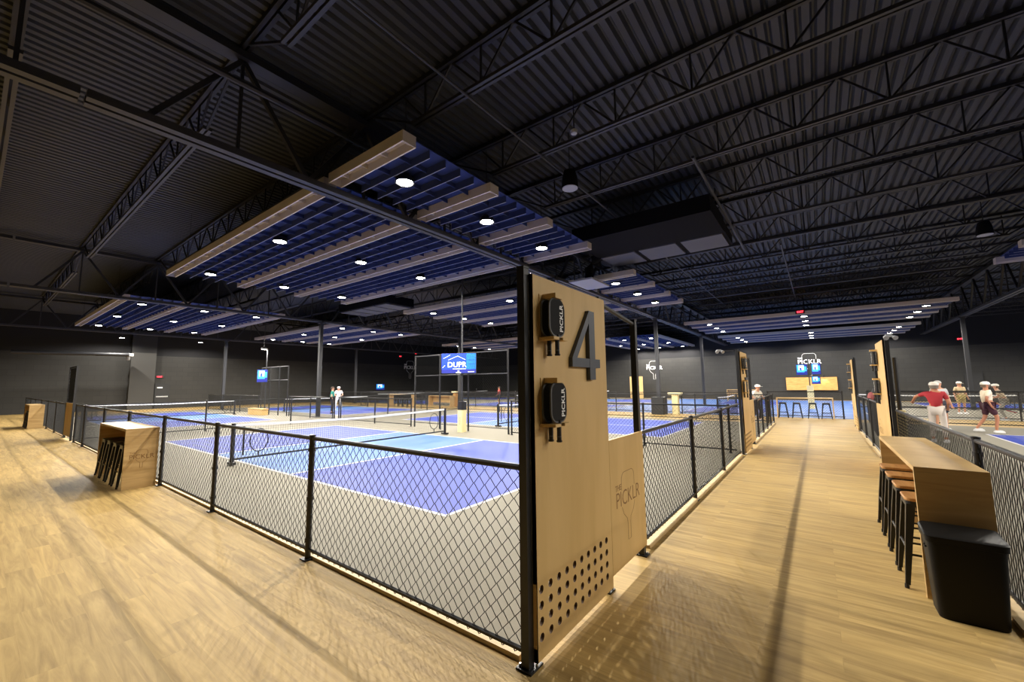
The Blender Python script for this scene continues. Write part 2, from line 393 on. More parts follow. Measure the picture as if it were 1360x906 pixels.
# pipes and bridging
def pipe(name, label, cat, a, b, r, m, n=8):
    return tag(MB().tube([a, b], r, n).build(name, M[m], None, True), label, cat)
pipe('sprinkler_pipe', 'thin sprinkler pipe crossing under the joists left of the corridor', 'pipe', (-4.4, -5.9, 6.66), (-4.4, 30, 6.66), 0.022, 'chord')
pipe('sprinkler_pipe', 'sprinkler pipe crossing under the joists beside the black duct', 'pipe', (-1.82, 9.0, 6.64), (-1.82, 17, 6.64), 0.035, 'chord')
pipe('sprinkler_pipe', 'thin conduit under the joists above the middle of the corridor', 'conduit', (-0.72, 17.0, 6.66), (-0.72, 30, 6.66), 0.025, 'chord')
tag(MB().tube([(-7.0, -5.9, 6.62), (-7.0, 47, 6.62)], 0.05, 8).build('sprinkler_main', M['steel'], None, True), 'black sprinkler main running along the roof girder', 'pipe')

# duct and diffusers
d = thing('air_duct', 'black rectangular air duct with pale grey underside panels over the second court', 'duct', (-3.95, 12.2, 6.0))
MB().box(-1.95, 2.05, -1.1, 0.85, 0.2, 0.65).build('duct_box', M['duct'], d)
for k in range(3): MB().box(-1.9+1.34*k, -0.72+1.34*k, 0.95, 2.25, 0.2, 0.24).build('underside_panel', M['ductpanel'], d)
MB().box(-1.95, 2.05, 0.86, 2.35, 0.245, 0.55).build('plenum', M['duct'], d)
a = thing('air_duct', 'dark air unit with four pale grey louvred panels beyond the near baffles', 'duct', (-21.0, 14.3, 6.2))
MB().box(-2.4, 2.4, -0.9, 1.0, 0.12, 0.6).build('duct_box', M['duct'], a)
for k in range(4): MB().box(-2.3+1.18*k, -1.3+1.18*k, -0.8, 0.9, 0.07, 0.115).build('underside_panel', M['ductpanel'], a)
for o_ in (d, a):
    MB().tube([(-2, 0, 0.6), (-2, 0, 1.25)], 0.02, 6).build('hanger', M['steel'], o_); MB().tube([(2, 0, 0.6), (2, 0, 1.25)], 0.02, 6).build('hanger', M['steel'], o_)
df = thing('air_diffuser', 'flat white square air diffuser behind the top of the numbered panel', 'air diffuser', (-6.45, 13.4, 5.40))
MB().box(-0.45, 0.45, -0.75, 0.75, 0, 0.06).build('face_panel', M['panelgrey'], df)
MB().tube([(0, 0, 0.06), (0, 0, 0.6), (0.2, 0, 0.9), (0.62, 0, 1.0)], 0.16, 10).build('neck', M['duct'], df)

# pendant speakers
def pendant(loc, label):
    s = thing('pendant_speaker', label, 'speaker', loc)
    MB().lathe([(0.05, 0.42), (0.13, 0.40), (0.17, 0.25), (0.19, 0.03), (0.19, 0.0)], n=18).build('housing', M['duct'], s, True)
    MB().lathe([(0.175, -0.012), (0.175, 0.0)], n=18).build('grille', M['panelgrey'], s)
    MB().tube([(0, 0, 0.42), (0, 0, ZT-loc[2]-0.03)], 0.012, 6).build('cord', M['steel'], s)
pendant((-4.18, 7.83, 6.2), 'black pendant speaker hanging nearest, just past the near baffles')
pendant((-6.69, 17.33, 6.1), 'black pendant speaker right of the second-row baffles')
pendant((4.4, 18.32, 6.2), 'black pendant speaker over the right courts')
cm = thing('ceiling_sensor', 'small pale sensor under the joists above the near baffles', 'sensor', (-3.42, 6.63, 6.62))
MB().lathe([(0.0, -0.05), (0.06, -0.03), (0.07, 0.03), (0.05, 0.05)], n=12).build('dome', M['panelgrey'], cm, True)
MB().tube([(0, 0, 0.05), (0, 0, ZT-6.62-0.03)], 0.012, 6).build('stem', M['steel'], cm)

# ------------------------------------------------------------------ baffle clouds and lamps
def light_obj(name, loc, energy, parent):
    ld = LIGHTS.get(energy)
    if ld is None:
        ld = bpy.data.lights.new(name, 'SPOT'); ld.energy = energy; ld.shadow_soft_size = 0.04; ld.color = LAMP_COL; ld.spot_size = math.radians(170); ld.spot_blend = 0.3
        LIGHTS[energy] = ld
    o = bpy.data.objects.new(name, ld); C.objects.link(o); o.location = loc; o.parent = parent
    return o
LIGHTS = {}
def make_cloud(gap=None, L=13.0, W=6.56):
    c = thing('baffle_cloud', '', 'ceiling baffle', (0, 0, 0)); H = 0.19
    S = [(-L/2, L/2)] if gap is None else [(-L/2, gap-0.09), (gap+0.09, L/2)]
    for i in range(4):
        y = -W/2+i*W/3; mb = MB()
        for a, b in S:
            mb.box(a, b, y-0.135, y-0.115, 0.0, H); mb.box(a, b, y+0.115, y+0.135, 0.0, H)
            mb.cur = 1; mb.box(a, b, y-0.136, y-0.114, -0.004, 0.004); mb.box(a, b, y+0.114, y+0.136, -0.004, 0.004); mb.cur = 0
            mb.box(a, b, y-0.115, y+0.115, H-0.03, H); mb.box(a, a+0.02, y-0.115, y+0.115, 0.0, H-0.03); mb.box(b-0.02, b, y-0.115, y+0.115, 0.0, H-0.03)
            x = a+0.3
            while x < b-0.1: mb.box(x, x+0.02, y-0.115, y+0.115, 0.08, H-0.03); x += 0.6
        mb.build('beam', [M['beam'], M['edgeband']], c)
    for i in range(3):
        y0 = -W/2+i*W/3+0.14; y1 = y0+W/3-0.28; mb = MB(); n = 4
        for a, b in S:
            for k in range(n):
                y = y0+(k+1)*(y1-y0)/(n+1); mb.box(a+0.1, b-0.1, y-0.006, y+0.006, 0.03, H-0.01); mb.cur = 1; mb.box(a+0.1, b-0.1, y-0.007, y+0.007, 0.026, 0.033); mb.cur = 0
            x = a+0.4
            while x < b-0.2:
                mb.box(x-0.008, x+0.008, y0, y1, 0.09, H-0.01); x += 0.62
            mb.box(a+0.1, b-0.1, y0, y1, H-0.005, H+0.01)
        mb.build('fin_grid', [M['fin'], M['finedge']], c)
    for sx in (-1, 1):
        for sy in (-1.5, -0.5, 0.5, 1.5):
            MB().tube([(sx*L*0.36, sy*W/3, H), (sx*L*0.36, sy*W/3, 1.86)], 0.006, 4).build('hanger_cable', M['steel'], c)
    return c
def make_lamp():   # the lamps of the right-hand clouds run dimmer
    l = thing('high_bay_lamp', '', 'lamp', (0, 0, 0))
    MB().lathe([(0.06, 0.16), (0.13, 0.14), (0.17, 0.09), (0.185, 0.02), (0.185, 0.0), (0.16, 0.0), (0.155, 0.02)], n=20).build('housing', M['black'], l, True)
    MB().lathe([(0.15, 0.006), (0.15, 0.018)], n=20).build('lens', M['lens'], l)
    MB().tube([(0, 0, 0.16), (0, 0, 1.87)], 0.012, 6).build('stem', M['black'], l)
    light_obj('lamp_light', (0, 0, -0.03), LAMP_W, l)
    return l
CLOUDS = {}; DIM = {}; LAMP0 = make_lamp(); first = [True]
ZC = 5.72
def cloud(cx, cy, label, where, rz=0.0, lamps=True, dxl=5.25, gap=None, dim=1):
    if gap not in CLOUDS: c = CLOUDS[gap] = make_cloud(gap); c.location = (cx, cy, ZC); c.rotation_euler = (0, 0, rz); c['label'] = label
    else: c = dup(CLOUDS[gap], (cx, cy, ZC), rz, label)
    c['group'] = 'slatted acoustic baffle clouds'
    if not lamps: return
    for j, r_ in enumerate(('front', 'middle', 'rear')):
        for i, s_ in enumerate(('left', 'centre', 'right')):
            x, y = (i-1)*dxl+0.2*math.cos(rz), (j-1)*2.44-0.1*math.cos(rz)
            p = (cx+x*math.cos(rz)-y*math.sin(rz), cy+x*math.sin(rz)+y*math.cos(rz), ZC-0.03)
            lab = 'round glowing lamp in the %s row of %s, %s of three' % (r_, where, s_)
            if first[0]: first[0] = False; l = LAMP0; l.location = p
            else: l = dup(LAMP0, p)
            if dim != 1:
                for ch in l.children:
                    if ch.type == 'LIGHT':
                        if dim not in DIM: DIM[dim] = ch.data.copy(); DIM[dim].energy = LAMP_W*dim
                        ch.data = DIM[dim]
            l['label'] = lab; l['group'] = 'round lamps in ' + where
cloud(-11.56, 7.30, 'nearest greige and navy slatted baffle cloud over the near court', 'the nearest baffle cloud', gap=4.16, dim=1.25)
cloud(-30.55, 7.15, 'slatted baffle cloud over the front left court', 'the front left baffle cloud')
cloud(-11.56, 17.55, 'slatted baffle cloud over the second court of the near pair', 'the second-row baffle cloud', gap=4.16)
cloud(-31.2, 17.6, 'slatted baffle cloud over the second court on the left', 'the second-row left baffle cloud')
cloud(-0.6, 32.6, 'slatted baffle cloud across the end of the corridor, the nearer of two', 'the nearer corridor-end baffle cloud', dim=0.75)
cloud(-0.4, 43.4, 'slatted baffle cloud across the end of the corridor, the farther of two', 'the farther corridor-end baffle cloud', dim=0.75)
cloud(-24.0, 32.2, 'slatted baffle cloud far behind the blue screen', 'the far centre baffle cloud')
cloud(-14.0, 41.2, 'slatted baffle cloud far back, boards running away from view', 'the crosswise far baffle cloud', PI/2)
cloud(11.6, 17.4, 'slatted baffle cloud over the second right court', 'the second-row right baffle cloud', PI, gap=4.16, dim=0.7)
cloud(11.36, 7.2, 'slatted baffle cloud over the near right court', 'the near right baffle cloud', PI, gap=4.16, dim=0.45)
cloud(18.0, 34.0, 'slatted baffle cloud at the far right edge', 'the far right baffle cloud')
for k, p in enumerate([(-43.3, 6.95), (-43.2, 12.0)]):
    l = dup(LAMP0, (p[0], p[1], ZC-0.02), None, ['round lamp alone near the far left wall, in front of the pilaster', 'round lamp alone near the far left wall, right of the pilaster'][k]); l['group'] = 'lone lamps by the far left wall'
    MB().tube([(0, 0, 1.8), (0, 0, 1.87)], 0.03, 6).build('ceiling_cup', M['steel'], l)

# ------------------------------------------------------------------ chain-link fences
def link_mesh(wd, z0, z1, px=0.052, pz=0.108, r=0.0026, n=3):
    mb = MB(); k = max(1, round(wd/px)); px = wd/k; m_ = max(1, round((z1-z0)/(pz/2))); dz = (z1-z0)/m_
    for i in range(k):
        a, b = (i*px, (i+1)*px)
        pts = [((a if (j+i) % 2 else b), 0.004*(1 if (j+i) % 2 else -1), z0+j*dz) for j in range(m_+1)]
        mb.tube(pts, r, n, cap=False)
    return mb
link_cache = {}
def get_link(wd, z0, z1, parent, loc, rz, fine=False, thick=1.0):
    key = (round(wd, 2), round(z0, 2), round(z1, 2), thick)
    if key not in link_cache:
        o = link_mesh(wd, z0, z1, r=0.0038*thick).build('chain_link', M['wire'], parent); link_cache[key] = o; o.location = loc; o.rotation_euler = (0, 0, rz)
    else:
        o = inst(link_cache[key], parent, loc, rz)
    return o
def fence(label, p0, p1, posts, h=1.27, group=None, post_r=0.030, mid=None, cap_posts=True, tens=True, bottom=0.10, thick=1.0):
    dx, dy = p1[0]-p0[0], p1[1]-p0[1]; L = math.hypot(dx, dy); rz = math.atan2(dy, dx)
    f = thing('chain_link_fence', label, 'fence', (p0[0], p0[1], 0), rz, group)
    MB().tube([(0, 0, h-0.022), (L, 0, h-0.022)], 0.022, 8).build('top_rail', M['black'], f, True)
    MB().tube([(0, 0, bottom), (L, 0, bottom)], 0.018, 6).build('bottom_rail', M['black'], f, True)
    if mid: MB().tube([(0, 0, mid), (L, 0, mid)], 0.02, 6).build('middle_rail', M['black'], f, True)
    for t in posts:
        mb = MB(); mb.tube([(t, 0, 0.0), (t, 0, h-0.02), (t, 0, h+0.012), (t, 0, h+0.018)], [post_r, post_r, post_r*1.15, post_r*0.5], 10)
        mb.box(t-0.06, t+0.06, -0.055, 0.055, 0.0, 0.012)
        for z in (0.2, 0.62, h-0.14): mb.tube([(t, 0, z-0.02), (t, 0, z+0.02)], post_r+0.007, 10)
        mb.build('post', M['black'], f, True)
    e = [0.0]+[t for t in posts if 0.05 < t < L-0.05]+[L]
    for a, b in zip(e[:-1], e[1:]):
        get_link(b-a, bottom-0.03, h-0.02, f, (a, 0, 0), 0, thick=thick)
    return f
fence('black chain-link fence along the front of the near court', (-1.66, FY), (-20.25, FY), [2.77, 5.56, 8.27, 11.04, 13.84, 16.82, 18.56])
fence('black chain-link fence along the front of the left court, behind the small table', (-22.55, FY), (-40, FY), [0.05, 2.8, 5.6, 8.4, 11.2, 14, 17.4], thick=1.3)
fence('black chain-link fence on the left of the corridor, between the first two panels', (-1.645, 4.46), (-1.645, 11.55), [2.42, 4.84], h=1.27)
fence('black chain-link fence on the left of the corridor beyond its second panel', (-1.645, 14.0), (-1.645, 21.0), [1.4, 2.8, 4.2, 5.6, 6.96], thick=0.5)
fence('black chain-link fence on the right of the corridor beside the counter', (1.12, 10.35), (1.12, -5.3), [4.75, 7.6, 10.4, 13.2], h=1.27)
fence('black chain-link fence on the right of the corridor beyond the right panel', (1.09, 12.9), (1.09, 18.9), [0.05, 2.0, 4.0, 5.95], h=1.30, thick=0.5)
# low divider fences between the courts
fence('low black fence between the two near courts, right of the screen', (-8.9, 11.75), (-1.75, 11.75), [0.05, 2.4, 4.8, 7.0], h=1.22, thick=1.2)
fence('low black fence between the two near courts, left of the screen', (-20.2, 11.75), (-14.3, 11.75), [0.05, 3.2, 5.85], h=1.22, thick=1.2)
fence('black divider fence between the near court and the left court', (-20.3, 2.4), (-20.3, 11.6), [0.05, 3.6, 7.0, 9.1], h=1.25, thick=1.3)
fence('black divider fence between the second court and the left second court', (-20.3, 11.9), (-20.3, 20.9), [0.05, 3.0, 6.0, 8.9], h=1.25, thick=1.4)
fence('black fence behind the second near court, along the cross aisle', (-1.8, 21.0), (-20.2, 21.0), [0.05, 3.0, 6.0, 9.0, 12.0, 15.0, 18.3], h=1.25, thick=1.5)
fence('black fence behind the left second court, along the cross aisle', (-20.5, 21.0), (-40, 21.0), [0.05, 4, 8, 12, 16, 19.4], h=1.25, thick=1.6)
fence('black fence behind the right courts, with a middle rail', (1.6, 23.35), (19.8, 23.35), [0.05, 2.25, 4.6, 7, 9.4, 11.8, 14, 18.1], h=1.37, mid=0.71, thick=1.4)
fence('black fence across the end of the corridor behind the stools', (0.9, 24.9), (-2.2, 24.9), [0.05, 3.05], h=1.30, thick=1.4)
fence('black fence along the far centre courts', (-2.4, 24.9), (-28.5, 24.9), [0.05, 4, 8, 12, 16, 20, 26], h=1.25, thick=1.7)
fence('black fence along the far left courts', (-28.8, 24.9), (-45, 24.9), [0.05, 4, 8, 12, 16], h=1.25, thick=1.8)
fence('black fence at the front of the far right court', (2.8, 27.0), (22, 27.0), [0.05, 4, 8, 12, 16, 19], h=1.25, thick=1.7)

# tall see-through screens between the rows
def screen(label, x0, x1, y, tops, zm=2.2, zt=3.05):
    s = thing('tall_mesh_screen', label, 'mesh screen', (x0, y, 0)); L = x1-x0
    for z, nm, r in ((zt, 'top_rail', 0.025), (zm, 'middle_rail', 0.022), (0.20, 'bottom_rail', 0.015)):
        MB().tube([(0, 0, z), (L, 0, z)], r, 6).build(nm, M['chord'] if z > 1 else M['black'], s, True)
    for t in tops: MB().tube([(t, 0, 0.0), (t, 0, zt+0.04)], 0.035, 8).build('post', M['black'], s, True)
    e = tops
    for a, b in zip(e[:-1], e[1:]): get_link(b-a, 0.22, zt-0.02, s, (a, 0, 0), 0, thick=1.1)
screen('tall mesh screen between the two near courts, behind the blue television', -14.2, -9.0, 11.8, [0.03, 1.6, 3.2, 5.17])
screen('tall mesh screen between the two left courts, beside the small television', -29.8, -26.0, 11.8, [0.03, 1.3, 2.6, 3.77])
fence('low black fence between the left courts, right of their screen', (-25.8, 11.8), (-20.6, 11.8), [0.05, 2.6, 5.15], h=1.22, thick=1.4)
fence('low black fence between the left courts, left of their screen', (-39.6, 11.8), (-30.0, 11.8), [0.05, 3.2, 6.4, 9.5], h=1.22, thick=1.4)

# ------------------------------------------------------------------ nets
def make_net():
    n = thing('pickleball_net', '', 'net', (0, 0, 0))     # runs along y
    H = 0.93; W = 3.36
    tp = MB(); segs = 12
    zs = [H-0.06*(1-abs(2*i/segs-1)**1.3) for i in range(segs+1)]; ys = [-W+2*W*i/segs for i in range(segs+1)]
    for i in range(segs):
        tp.add([(-0.006, ys[i], zs[i]-0.055), (-0.006, ys[i+1], zs[i+1]-0.055), (-0.006, ys[i+1], zs[i+1]), (-0.006, ys[i], zs[i]),
                (0.006, ys[i], zs[i]-0.055), (0.006, ys[i+1], zs[i+1]-0.055), (0.006, ys[i+1], zs[i+1]), (0.006, ys[i], zs[i])],
               [(0,1,2,3),(4,7,6,5),(3,2,6,7),(0,4,5,1),(0,3,7,4),(1,5,6,2)])
    tp.build('top_tape', M['tape'], n)
    ms = MB(); k = 112
    for i in range(k+1):
        y = -W+0.12+(2*W-0.24)*i/k; z = H-0.06*(1-abs(y/W)**1.3)-0.05; ms.tube([(0, y, 0.13), (0, y, z)], 0.0016, 3, False)
    for j in range(13):
        z = 0.15+j*0.056; ms.tube([(0, -W+0.12, z), (0, W-0.12, z)], 0.0016, 3, False)
    ms.build('net_mesh', M['wire'], n)
    for s in (-1, 1):
        MB().tube([(0, s*W, 0.03), (0, s*W, H+0.02)], 0.045, 10).build('post', M['black'], n, True)
        MB().tube([(0, s*(W-0.22), 0.2), (0, s*(W-0.22), H-0.06)], 0.02, 6).build('net_strut', M['black'], n, True)
        b = MB(); b.box(-0.14, 0.14, s*W-0.05, s*W+0.05, 0.02, 0.07); b.build('foot', M['black'], n)
        ring = MB(); cy = s*(W-0.55)
        ring.tube([(0.03, cy+0.2*math.cos(t), 0.52+0.27*math.sin(t)) for t in [2*PI*i/20 for i in range(20)]], 0.012, 6, False, True)
        ring.tube([(0.03, cy, 0.25), (0.03, cy, 0.13)], 0.014, 6); ring.build('paddle_loop', M['black'], n, True)
    MB().tube([(0, -W+0.05, 0.13), (0, W-0.05, 0.13)], 0.024, 6).build('bottom_bar', M['black'], n, True)
    return n
NET0 = make_net()
NETS = [((CXA, RY1), 'net across the near court, white tape over black mesh'), ((CXA, RY2), 'net across the second court of the near pair'), ((CXB, RY1), 'net across the front left court'),
        ((CXB, RY2), 'net across the second left court, beside the green-shirted player'), ((11.0, RY2+0.2), 'net across the second right court'), ((11.0, RY1), 'net across the near right court'),
        ((-4.7, 29.2), 'net across the court at the end of the corridor'), ((-4.7, 40.2), 'net across the court in front of the back wall sign'), ((-19.0, 29.2), 'net across the far centre court'),
        ((-19.0, 40.2), 'net across the centre court by the back wall'), ((-37.0, 29.2), 'net across the far left court'), ((-37.0, 40.2), 'net across the corner court on the far left'), ((5.3, 34.2), 'net set crosswise in the far right corner beyond the players')]
for i, ((x, y), lab) in enumerate(NETS):
    n = NET0 if i == 0 else dup(NET0, (x, y, 0))
    n.location = (x, y, 0.011); n['label'] = lab
    if 'crosswise' in lab: n.rotation_euler = (0, 0, PI/2)

# ------------------------------------------------------------------ plywood panels
def holed_board(mb, y0, y1, z0, z1, x0, x1, hy0, hz0, ny, nz, sy, sz, r):
    # board in the yz-plane between x0 and x1 with a grid of round through holes
    gy0, gy1 = hy0-sy/2, hy0+(ny-0.5)*sy; gz0, gz1 = hz0-sz/2, hz0+(nz-0.5)*sz
    for a, b, c, d_ in ((y0, gy0, z0, z1), (gy1, y1, z0, z1), (gy0, gy1, z0, gz0), (gy0, gy1, gz1, z1)): mb.box(x0, x1, a, b, c, d_)
    n = 16
    for i in range(ny):
        for j in range(nz):
            cy, cz = hy0+i*sy, hz0+j*sz
            sq = []; ci = []
            for k in range(n):
                t = 2*PI*k/n; c, s_ = math.cos(t), math.sin(t); q = max(abs(c), abs(s_))
                sq.append((cy+c/q*sy/2, cz+s_/q*sz/2)); ci.append((cy+c*r, cz+s_*r))
            vs = [(x0, *p) for p in sq]+[(x0, *p) for p in ci]+[(x1, *p) for p in sq]+[(x1, *p) for p in ci]; fs = []
            for k in range(n):
                q = (k+1) % n
                fs += [(k, q, n+q, n+k), (2*n+k, 3*n+k, 3*n+q, 2*n+q)]
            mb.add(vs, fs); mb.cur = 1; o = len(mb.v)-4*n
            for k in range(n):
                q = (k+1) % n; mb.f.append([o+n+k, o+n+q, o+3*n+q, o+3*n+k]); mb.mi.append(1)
            mb.cur = 0
def digit(d, w, h, t):
    """outline pieces of a plain sans numeral as list of polygons (u right, v up)"""
    if d == 4:
        return [[(w*0.60, h), (w*0.81, h), (w*0.81, 0), (w*0.60, 0)], [(w*0.62, h), (w*0.64, h*0.86), (w*0.16, h*0.30), (0, h*0.30)],
                [(0, h*0.30), (w, h*0.30), (w, h*0.175), (0, h*0.175)]]
    if d == 5:
        return [[(w*0.08, h), (w*0.9, h), (w*0.9, h*0.86), (w*0.08, h*0.86)], [(w*0.08, h*0.9), (w*0.25, h*0.9), (w*0.25, h*0.5), (w*0.08, h*0.5)],
                [(w*0.08, h*0.62), (w*0.75, h*0.62), (w*0.75, h*0.48), (w*0.08, h*0.48)], [(w*0.75, h*0.62), (w*0.95, h*0.48), (w*0.95, h*0.14), (w*0.75, 0), (w*0.75, h*0.14)], [(w*0.05, h*0.14), (w*0.78, h*0.14), (w*0.78, 0), (w*0.05, 0)]]
def paddle_shape(w=0.20, h=0.265):
    pts = rrect(w, h, 0.07, 5); return pts
def make_paddle(name='pickleball_paddle', face='paddle', txt=True):
    p = thing(name, '', 'paddle', (0, 0, 0))       # face normal +x, hangs in the yz-plane, origin at the throat
    MB().prism([(u, v+0.1325) for u, v in paddle_shape()], 'x', -0.006, 0.006).build('face', M[face] if isinstance(face, str) else face, p)
    e = MB(); lp = [(0.0, u*1.01, (v*1.01)+0.1325) for u, v in paddle_shape()]; e.tube(lp, 0.0078, 5, False, True); e.build('edge_guard', M['edge'], p)
    g = MB(); g.tube([(0, 0, 0.01), (0, 0, -0.02), (0, 0, -0.125), (0, 0, -0.13), (0, 0, -0.14)], [0.018, 0.016, 0.016, 0.021, 0.019], 8); g.build('grip', M['black'], p, True)
    b = MB(); b.tube([(0, 0, -0.018), (0, 0, -0.010)], 0.0185, 8); b.tube([(0, 0, -0.105), (0, 0, -0.099)], 0.0172, 8); b.build('grip_band', M['edge'], p)
    if txt:
        t = MB(); put_text(t, 'PICKLR', 0.062, (0.0075, 0.055, 0.13), (0, 0, 1), (0, -1, 0), 0.0004, 0.0012); t.build('lettering', M['white'], p)
    return p
def logo_lines(mb, W, r, put, arc=True):
    """paddle outline around the wordmark; put maps (u,v) to a point; W is the wordmark width"""
    k = W
    head = [(-0.27*k, 0.10*k)]+[(0.27*k*math.cos(t)*-1, 0.24*k+0.14*k*math.sin(t)) for t in [PI*i/12 for i in range(13)]]+[(0.27*k, 0.10*k)]
    head = [(-0.27*k, 0.12*k), (-0.27*k, 0.30*k)]+[(-0.17*k+0.10*k*-math.sin(t), 0.30*k+0.10*k*(1-math.cos(t))) for t in ()]
    pts = [(-0.27*k, 0.13*k), (-0.27*k, 0.28*k)]
    for i in range(1, 7): t = PI/2*i/6; pts.append((-0.27*k+0.12*k*(1-math.cos(t)), 0.28*k+0.12*k*math.sin(t)))
    pts += [(0.15*k, 0.40*k)]
    for i in range(1, 7): t = PI/2*i/6; pts.append((0.15*k+0.12*k*math.sin(t), 0.40*k-0.12*k*(1-math.cos(t))))
    pts += [(0.27*k, 0.13*k)]
    mb.tube([put(*p) for p in pts], r, 4)
    low = [(-0.27*k, -0.12*k), (-0.20*k, -0.24*k), (-0.075*k, -0.33*k), (-0.06*k, -0.40*k), (-0.06*k, -0.66*k), (0.06*k, -0.66*k), (0.06*k, -0.40*k), (0.075*k, -0.33*k), (0.20*k, -0.24*k), (0.27*k, -0.12*k)]
    mb.tube([put(*p) for p in low], r, 4)
def panel(name, label, x, ya, side, yb=None, lowlen=0.88, num=4, low_dir=1, holders=True):
    """tall plywood panel in the plane x; ya = near post, faces side*x; low board follows in +y"""
    p = thing(name, label, 'court panel', (x, ya, 0))
    W = 1.21; yl = W+lowlen; H = 2.60; s = side
    for nm, y, h in (('post', 0, H+0.02), ('post', W-0.0, H), ('post', yl+0.04, 2.50)):
        mb = MB(); mb.box(-0.03, 0.03, y-0.03, y+0.03, 0, h); mb.box(-0.034, 0.034, y-0.034, y+0.034, h, h+0.012); mb.build(nm, M['black'], p)
    bs = MB(); bl = MB()
    for y in (0, W, yl+0.04):
        bs.box(-0.06, 0.06, y-0.05, y+0.09 if y < W else y+0.06, 0.0, 0.012)
        for a, b in ((0.045, 0.06), (-0.045, -0.035)): bl.tube([(s*a, y+b*0.6, 0.012), (s*a, y+b*0.6, 0.028)], 0.009, 6)
    bp_ = bs.build('base_plate', M['black'], p); bl.build('bolts', M['chrome'], bp_)
    MB().tube([(0, W, H-0.03), (0, yl+0.04, 2.46)], 0.022, 6).build('frame_rail', M['chord'], p, True)
    MB().tube([(0, 0, H-0.015), (0, W, H-0.03)], 0.022, 6).build('frame_rail', M['black'], p, True)
    b = MB(); xa, xb = (s*0.033, s*0.060)
    x0, x1 = min(xa, xb), max(xa, xb)
    holed_board(b, 0.035, W+0.02, 0.035, H-0.02, x0, x1, 0.082, 0.168, 10, 4, 0.1145, 0.098, 0.027)
    bd = b.build('plywood_board', [M['ply'], M['plyshade']], p)
    q = MB(); q.box(x0, x1, W+0.024, yl+0.02, 0.125, 1.29); lb = q.build('low_board', M['ply'], p)
    xf = xb+s*0.0004
    # routed logo on the low board
    lg = MB(); cy, cz = W+lowlen*0.5+0.0, 0.72; U = (0, s, 0) if s > 0 else (0, -1, 0)
    put_text(lg, 'PICKLR', 0.20, (xf, cy, cz), (0, s, 0), (0, 0, 1), 0.0006, -0.002, stretch=0.95)
    put_text(lg, 'THE', 0.075, (xf, cy-s*0.24, cz+0.115), (0, s, 0), (0, 0, 1), 0.0006, 0.0)
    logo_lines(lg, 0.60, 0.0035, lambda u, v: (xf-s*0.002, cy+s*u, cz+v))
    lg.build('routed_logo', M['plydark'], lb)
    if num:
        nb = MB(); w_, h_ = 0.50, 0.585; oy = 0.53 if s > 0 else W-0.53; oz = 1.838
        for q, pol in enumerate(digit(num, w_, h_, 0.1)): nb.prism([(oy+s*u, oz+v) for u, v in pol], 'x', min(xb, xb+s*(0.035-0.0008*q)), max(xb, xb+s*(0.035-0.0008*q)))
        nb.build('number', M['number'], p)
    if holders:
        for k, zt in enumerate((2.43, 1.83)):
            hd = MB(); yc = 0.20 if s > 0 else W-0.20
            hd.box(min(xb, xb+s*0.115), max(xb, xb+s*0.115), yc-0.05, yc+0.05, zt-0.015, zt+0.02)
            hd.box(min(xb, xb+s*0.125), max(xb, xb+s*0.125), yc-0.10, yc-0.026, zt-0.315, zt-0.295); hd.box(min(xb, xb+s*0.125), max(xb, xb+s*0.125), yc+0.026, yc+0.10, zt-0.315, zt-0.295)
            hd.box(min(xb, xb+s*0.006), max(xb, xb+s*0.006), yc-0.09, yc+0.09, zt-0.315, zt+0.02)
            hd.build('paddle_rack', M['ply'], p)
    return p
PAD0 = make_paddle(); pfirst = [True]
def hang_paddles(x, ya, s, where):
    W = 1.21
    for k, zt in enumerate((2.43, 1.83)):
        for j, dx in enumerate((0.026, 0.092)):
            loc = (x+s*(0.060+dx), ya+(0.20 if s > 0 else W-0.20), zt-0.284); rz = 0 if s > 0 else PI
            if pfirst[0]: pfirst[0] = False; o = PAD0; o.location = loc; o.rotation_euler = (0, 0, rz)
            else: o = dup(PAD0, loc, rz)
            o['label'] = 'black paddle %s the %s rack of %s' % (('at the back of', 'at the front of')[j], ('upper', 'lower')[k], where)
            o['group'] = 'black paddles racked on plywood panels'
panel('court_panel', 'large tall plywood panel with a slate number 4, nearest', -1.615, FY, 1, num=4)
hang_paddles(-1.615, FY, 1, 'the nearest panel')
panel('court_panel', 'plywood panel farther along the left of the corridor', -1.615, 11.75, 1, num=5)
hang_paddles(-1.615, 11.75, 1, 'the second left panel')
panel('court_panel', 'plywood panel standing at the end of the counter on the right', 1.09, 10.42, -1, num=None)
hang_paddles(1.09, 10.42, -1, 'the panel on the right')
panel('court_panel', 'narrow-looking plywood panel farthest along the right of the corridor', 1.09, 19.2, -1, num=None)
hang_paddles(1.09, 19.2, -1, 'the farthest right panel')
fr = thing('gate_frame', 'tall black frame with a low plywood board at the corner of the left court', 'frame', (-20.9, FY, 0))
for x in (0, -1.55): MB().box(x-0.03, x+0.03, -0.03, 0.03, 0, 2.62).build('post', M['black'], fr)
MB().box(-1.55, 0, -0.02, 0.02, 2.56, 2.60).build('top_rail', M['black'], fr); MB().box(-1.52, -0.03, -0.03, -0.012, 0.12, 1.29).build('low_board', M['ply'], fr)
get_link(1.52, 1.3, 2.55, fr, (-1.53, 0, 0), 0, thick=1.6)

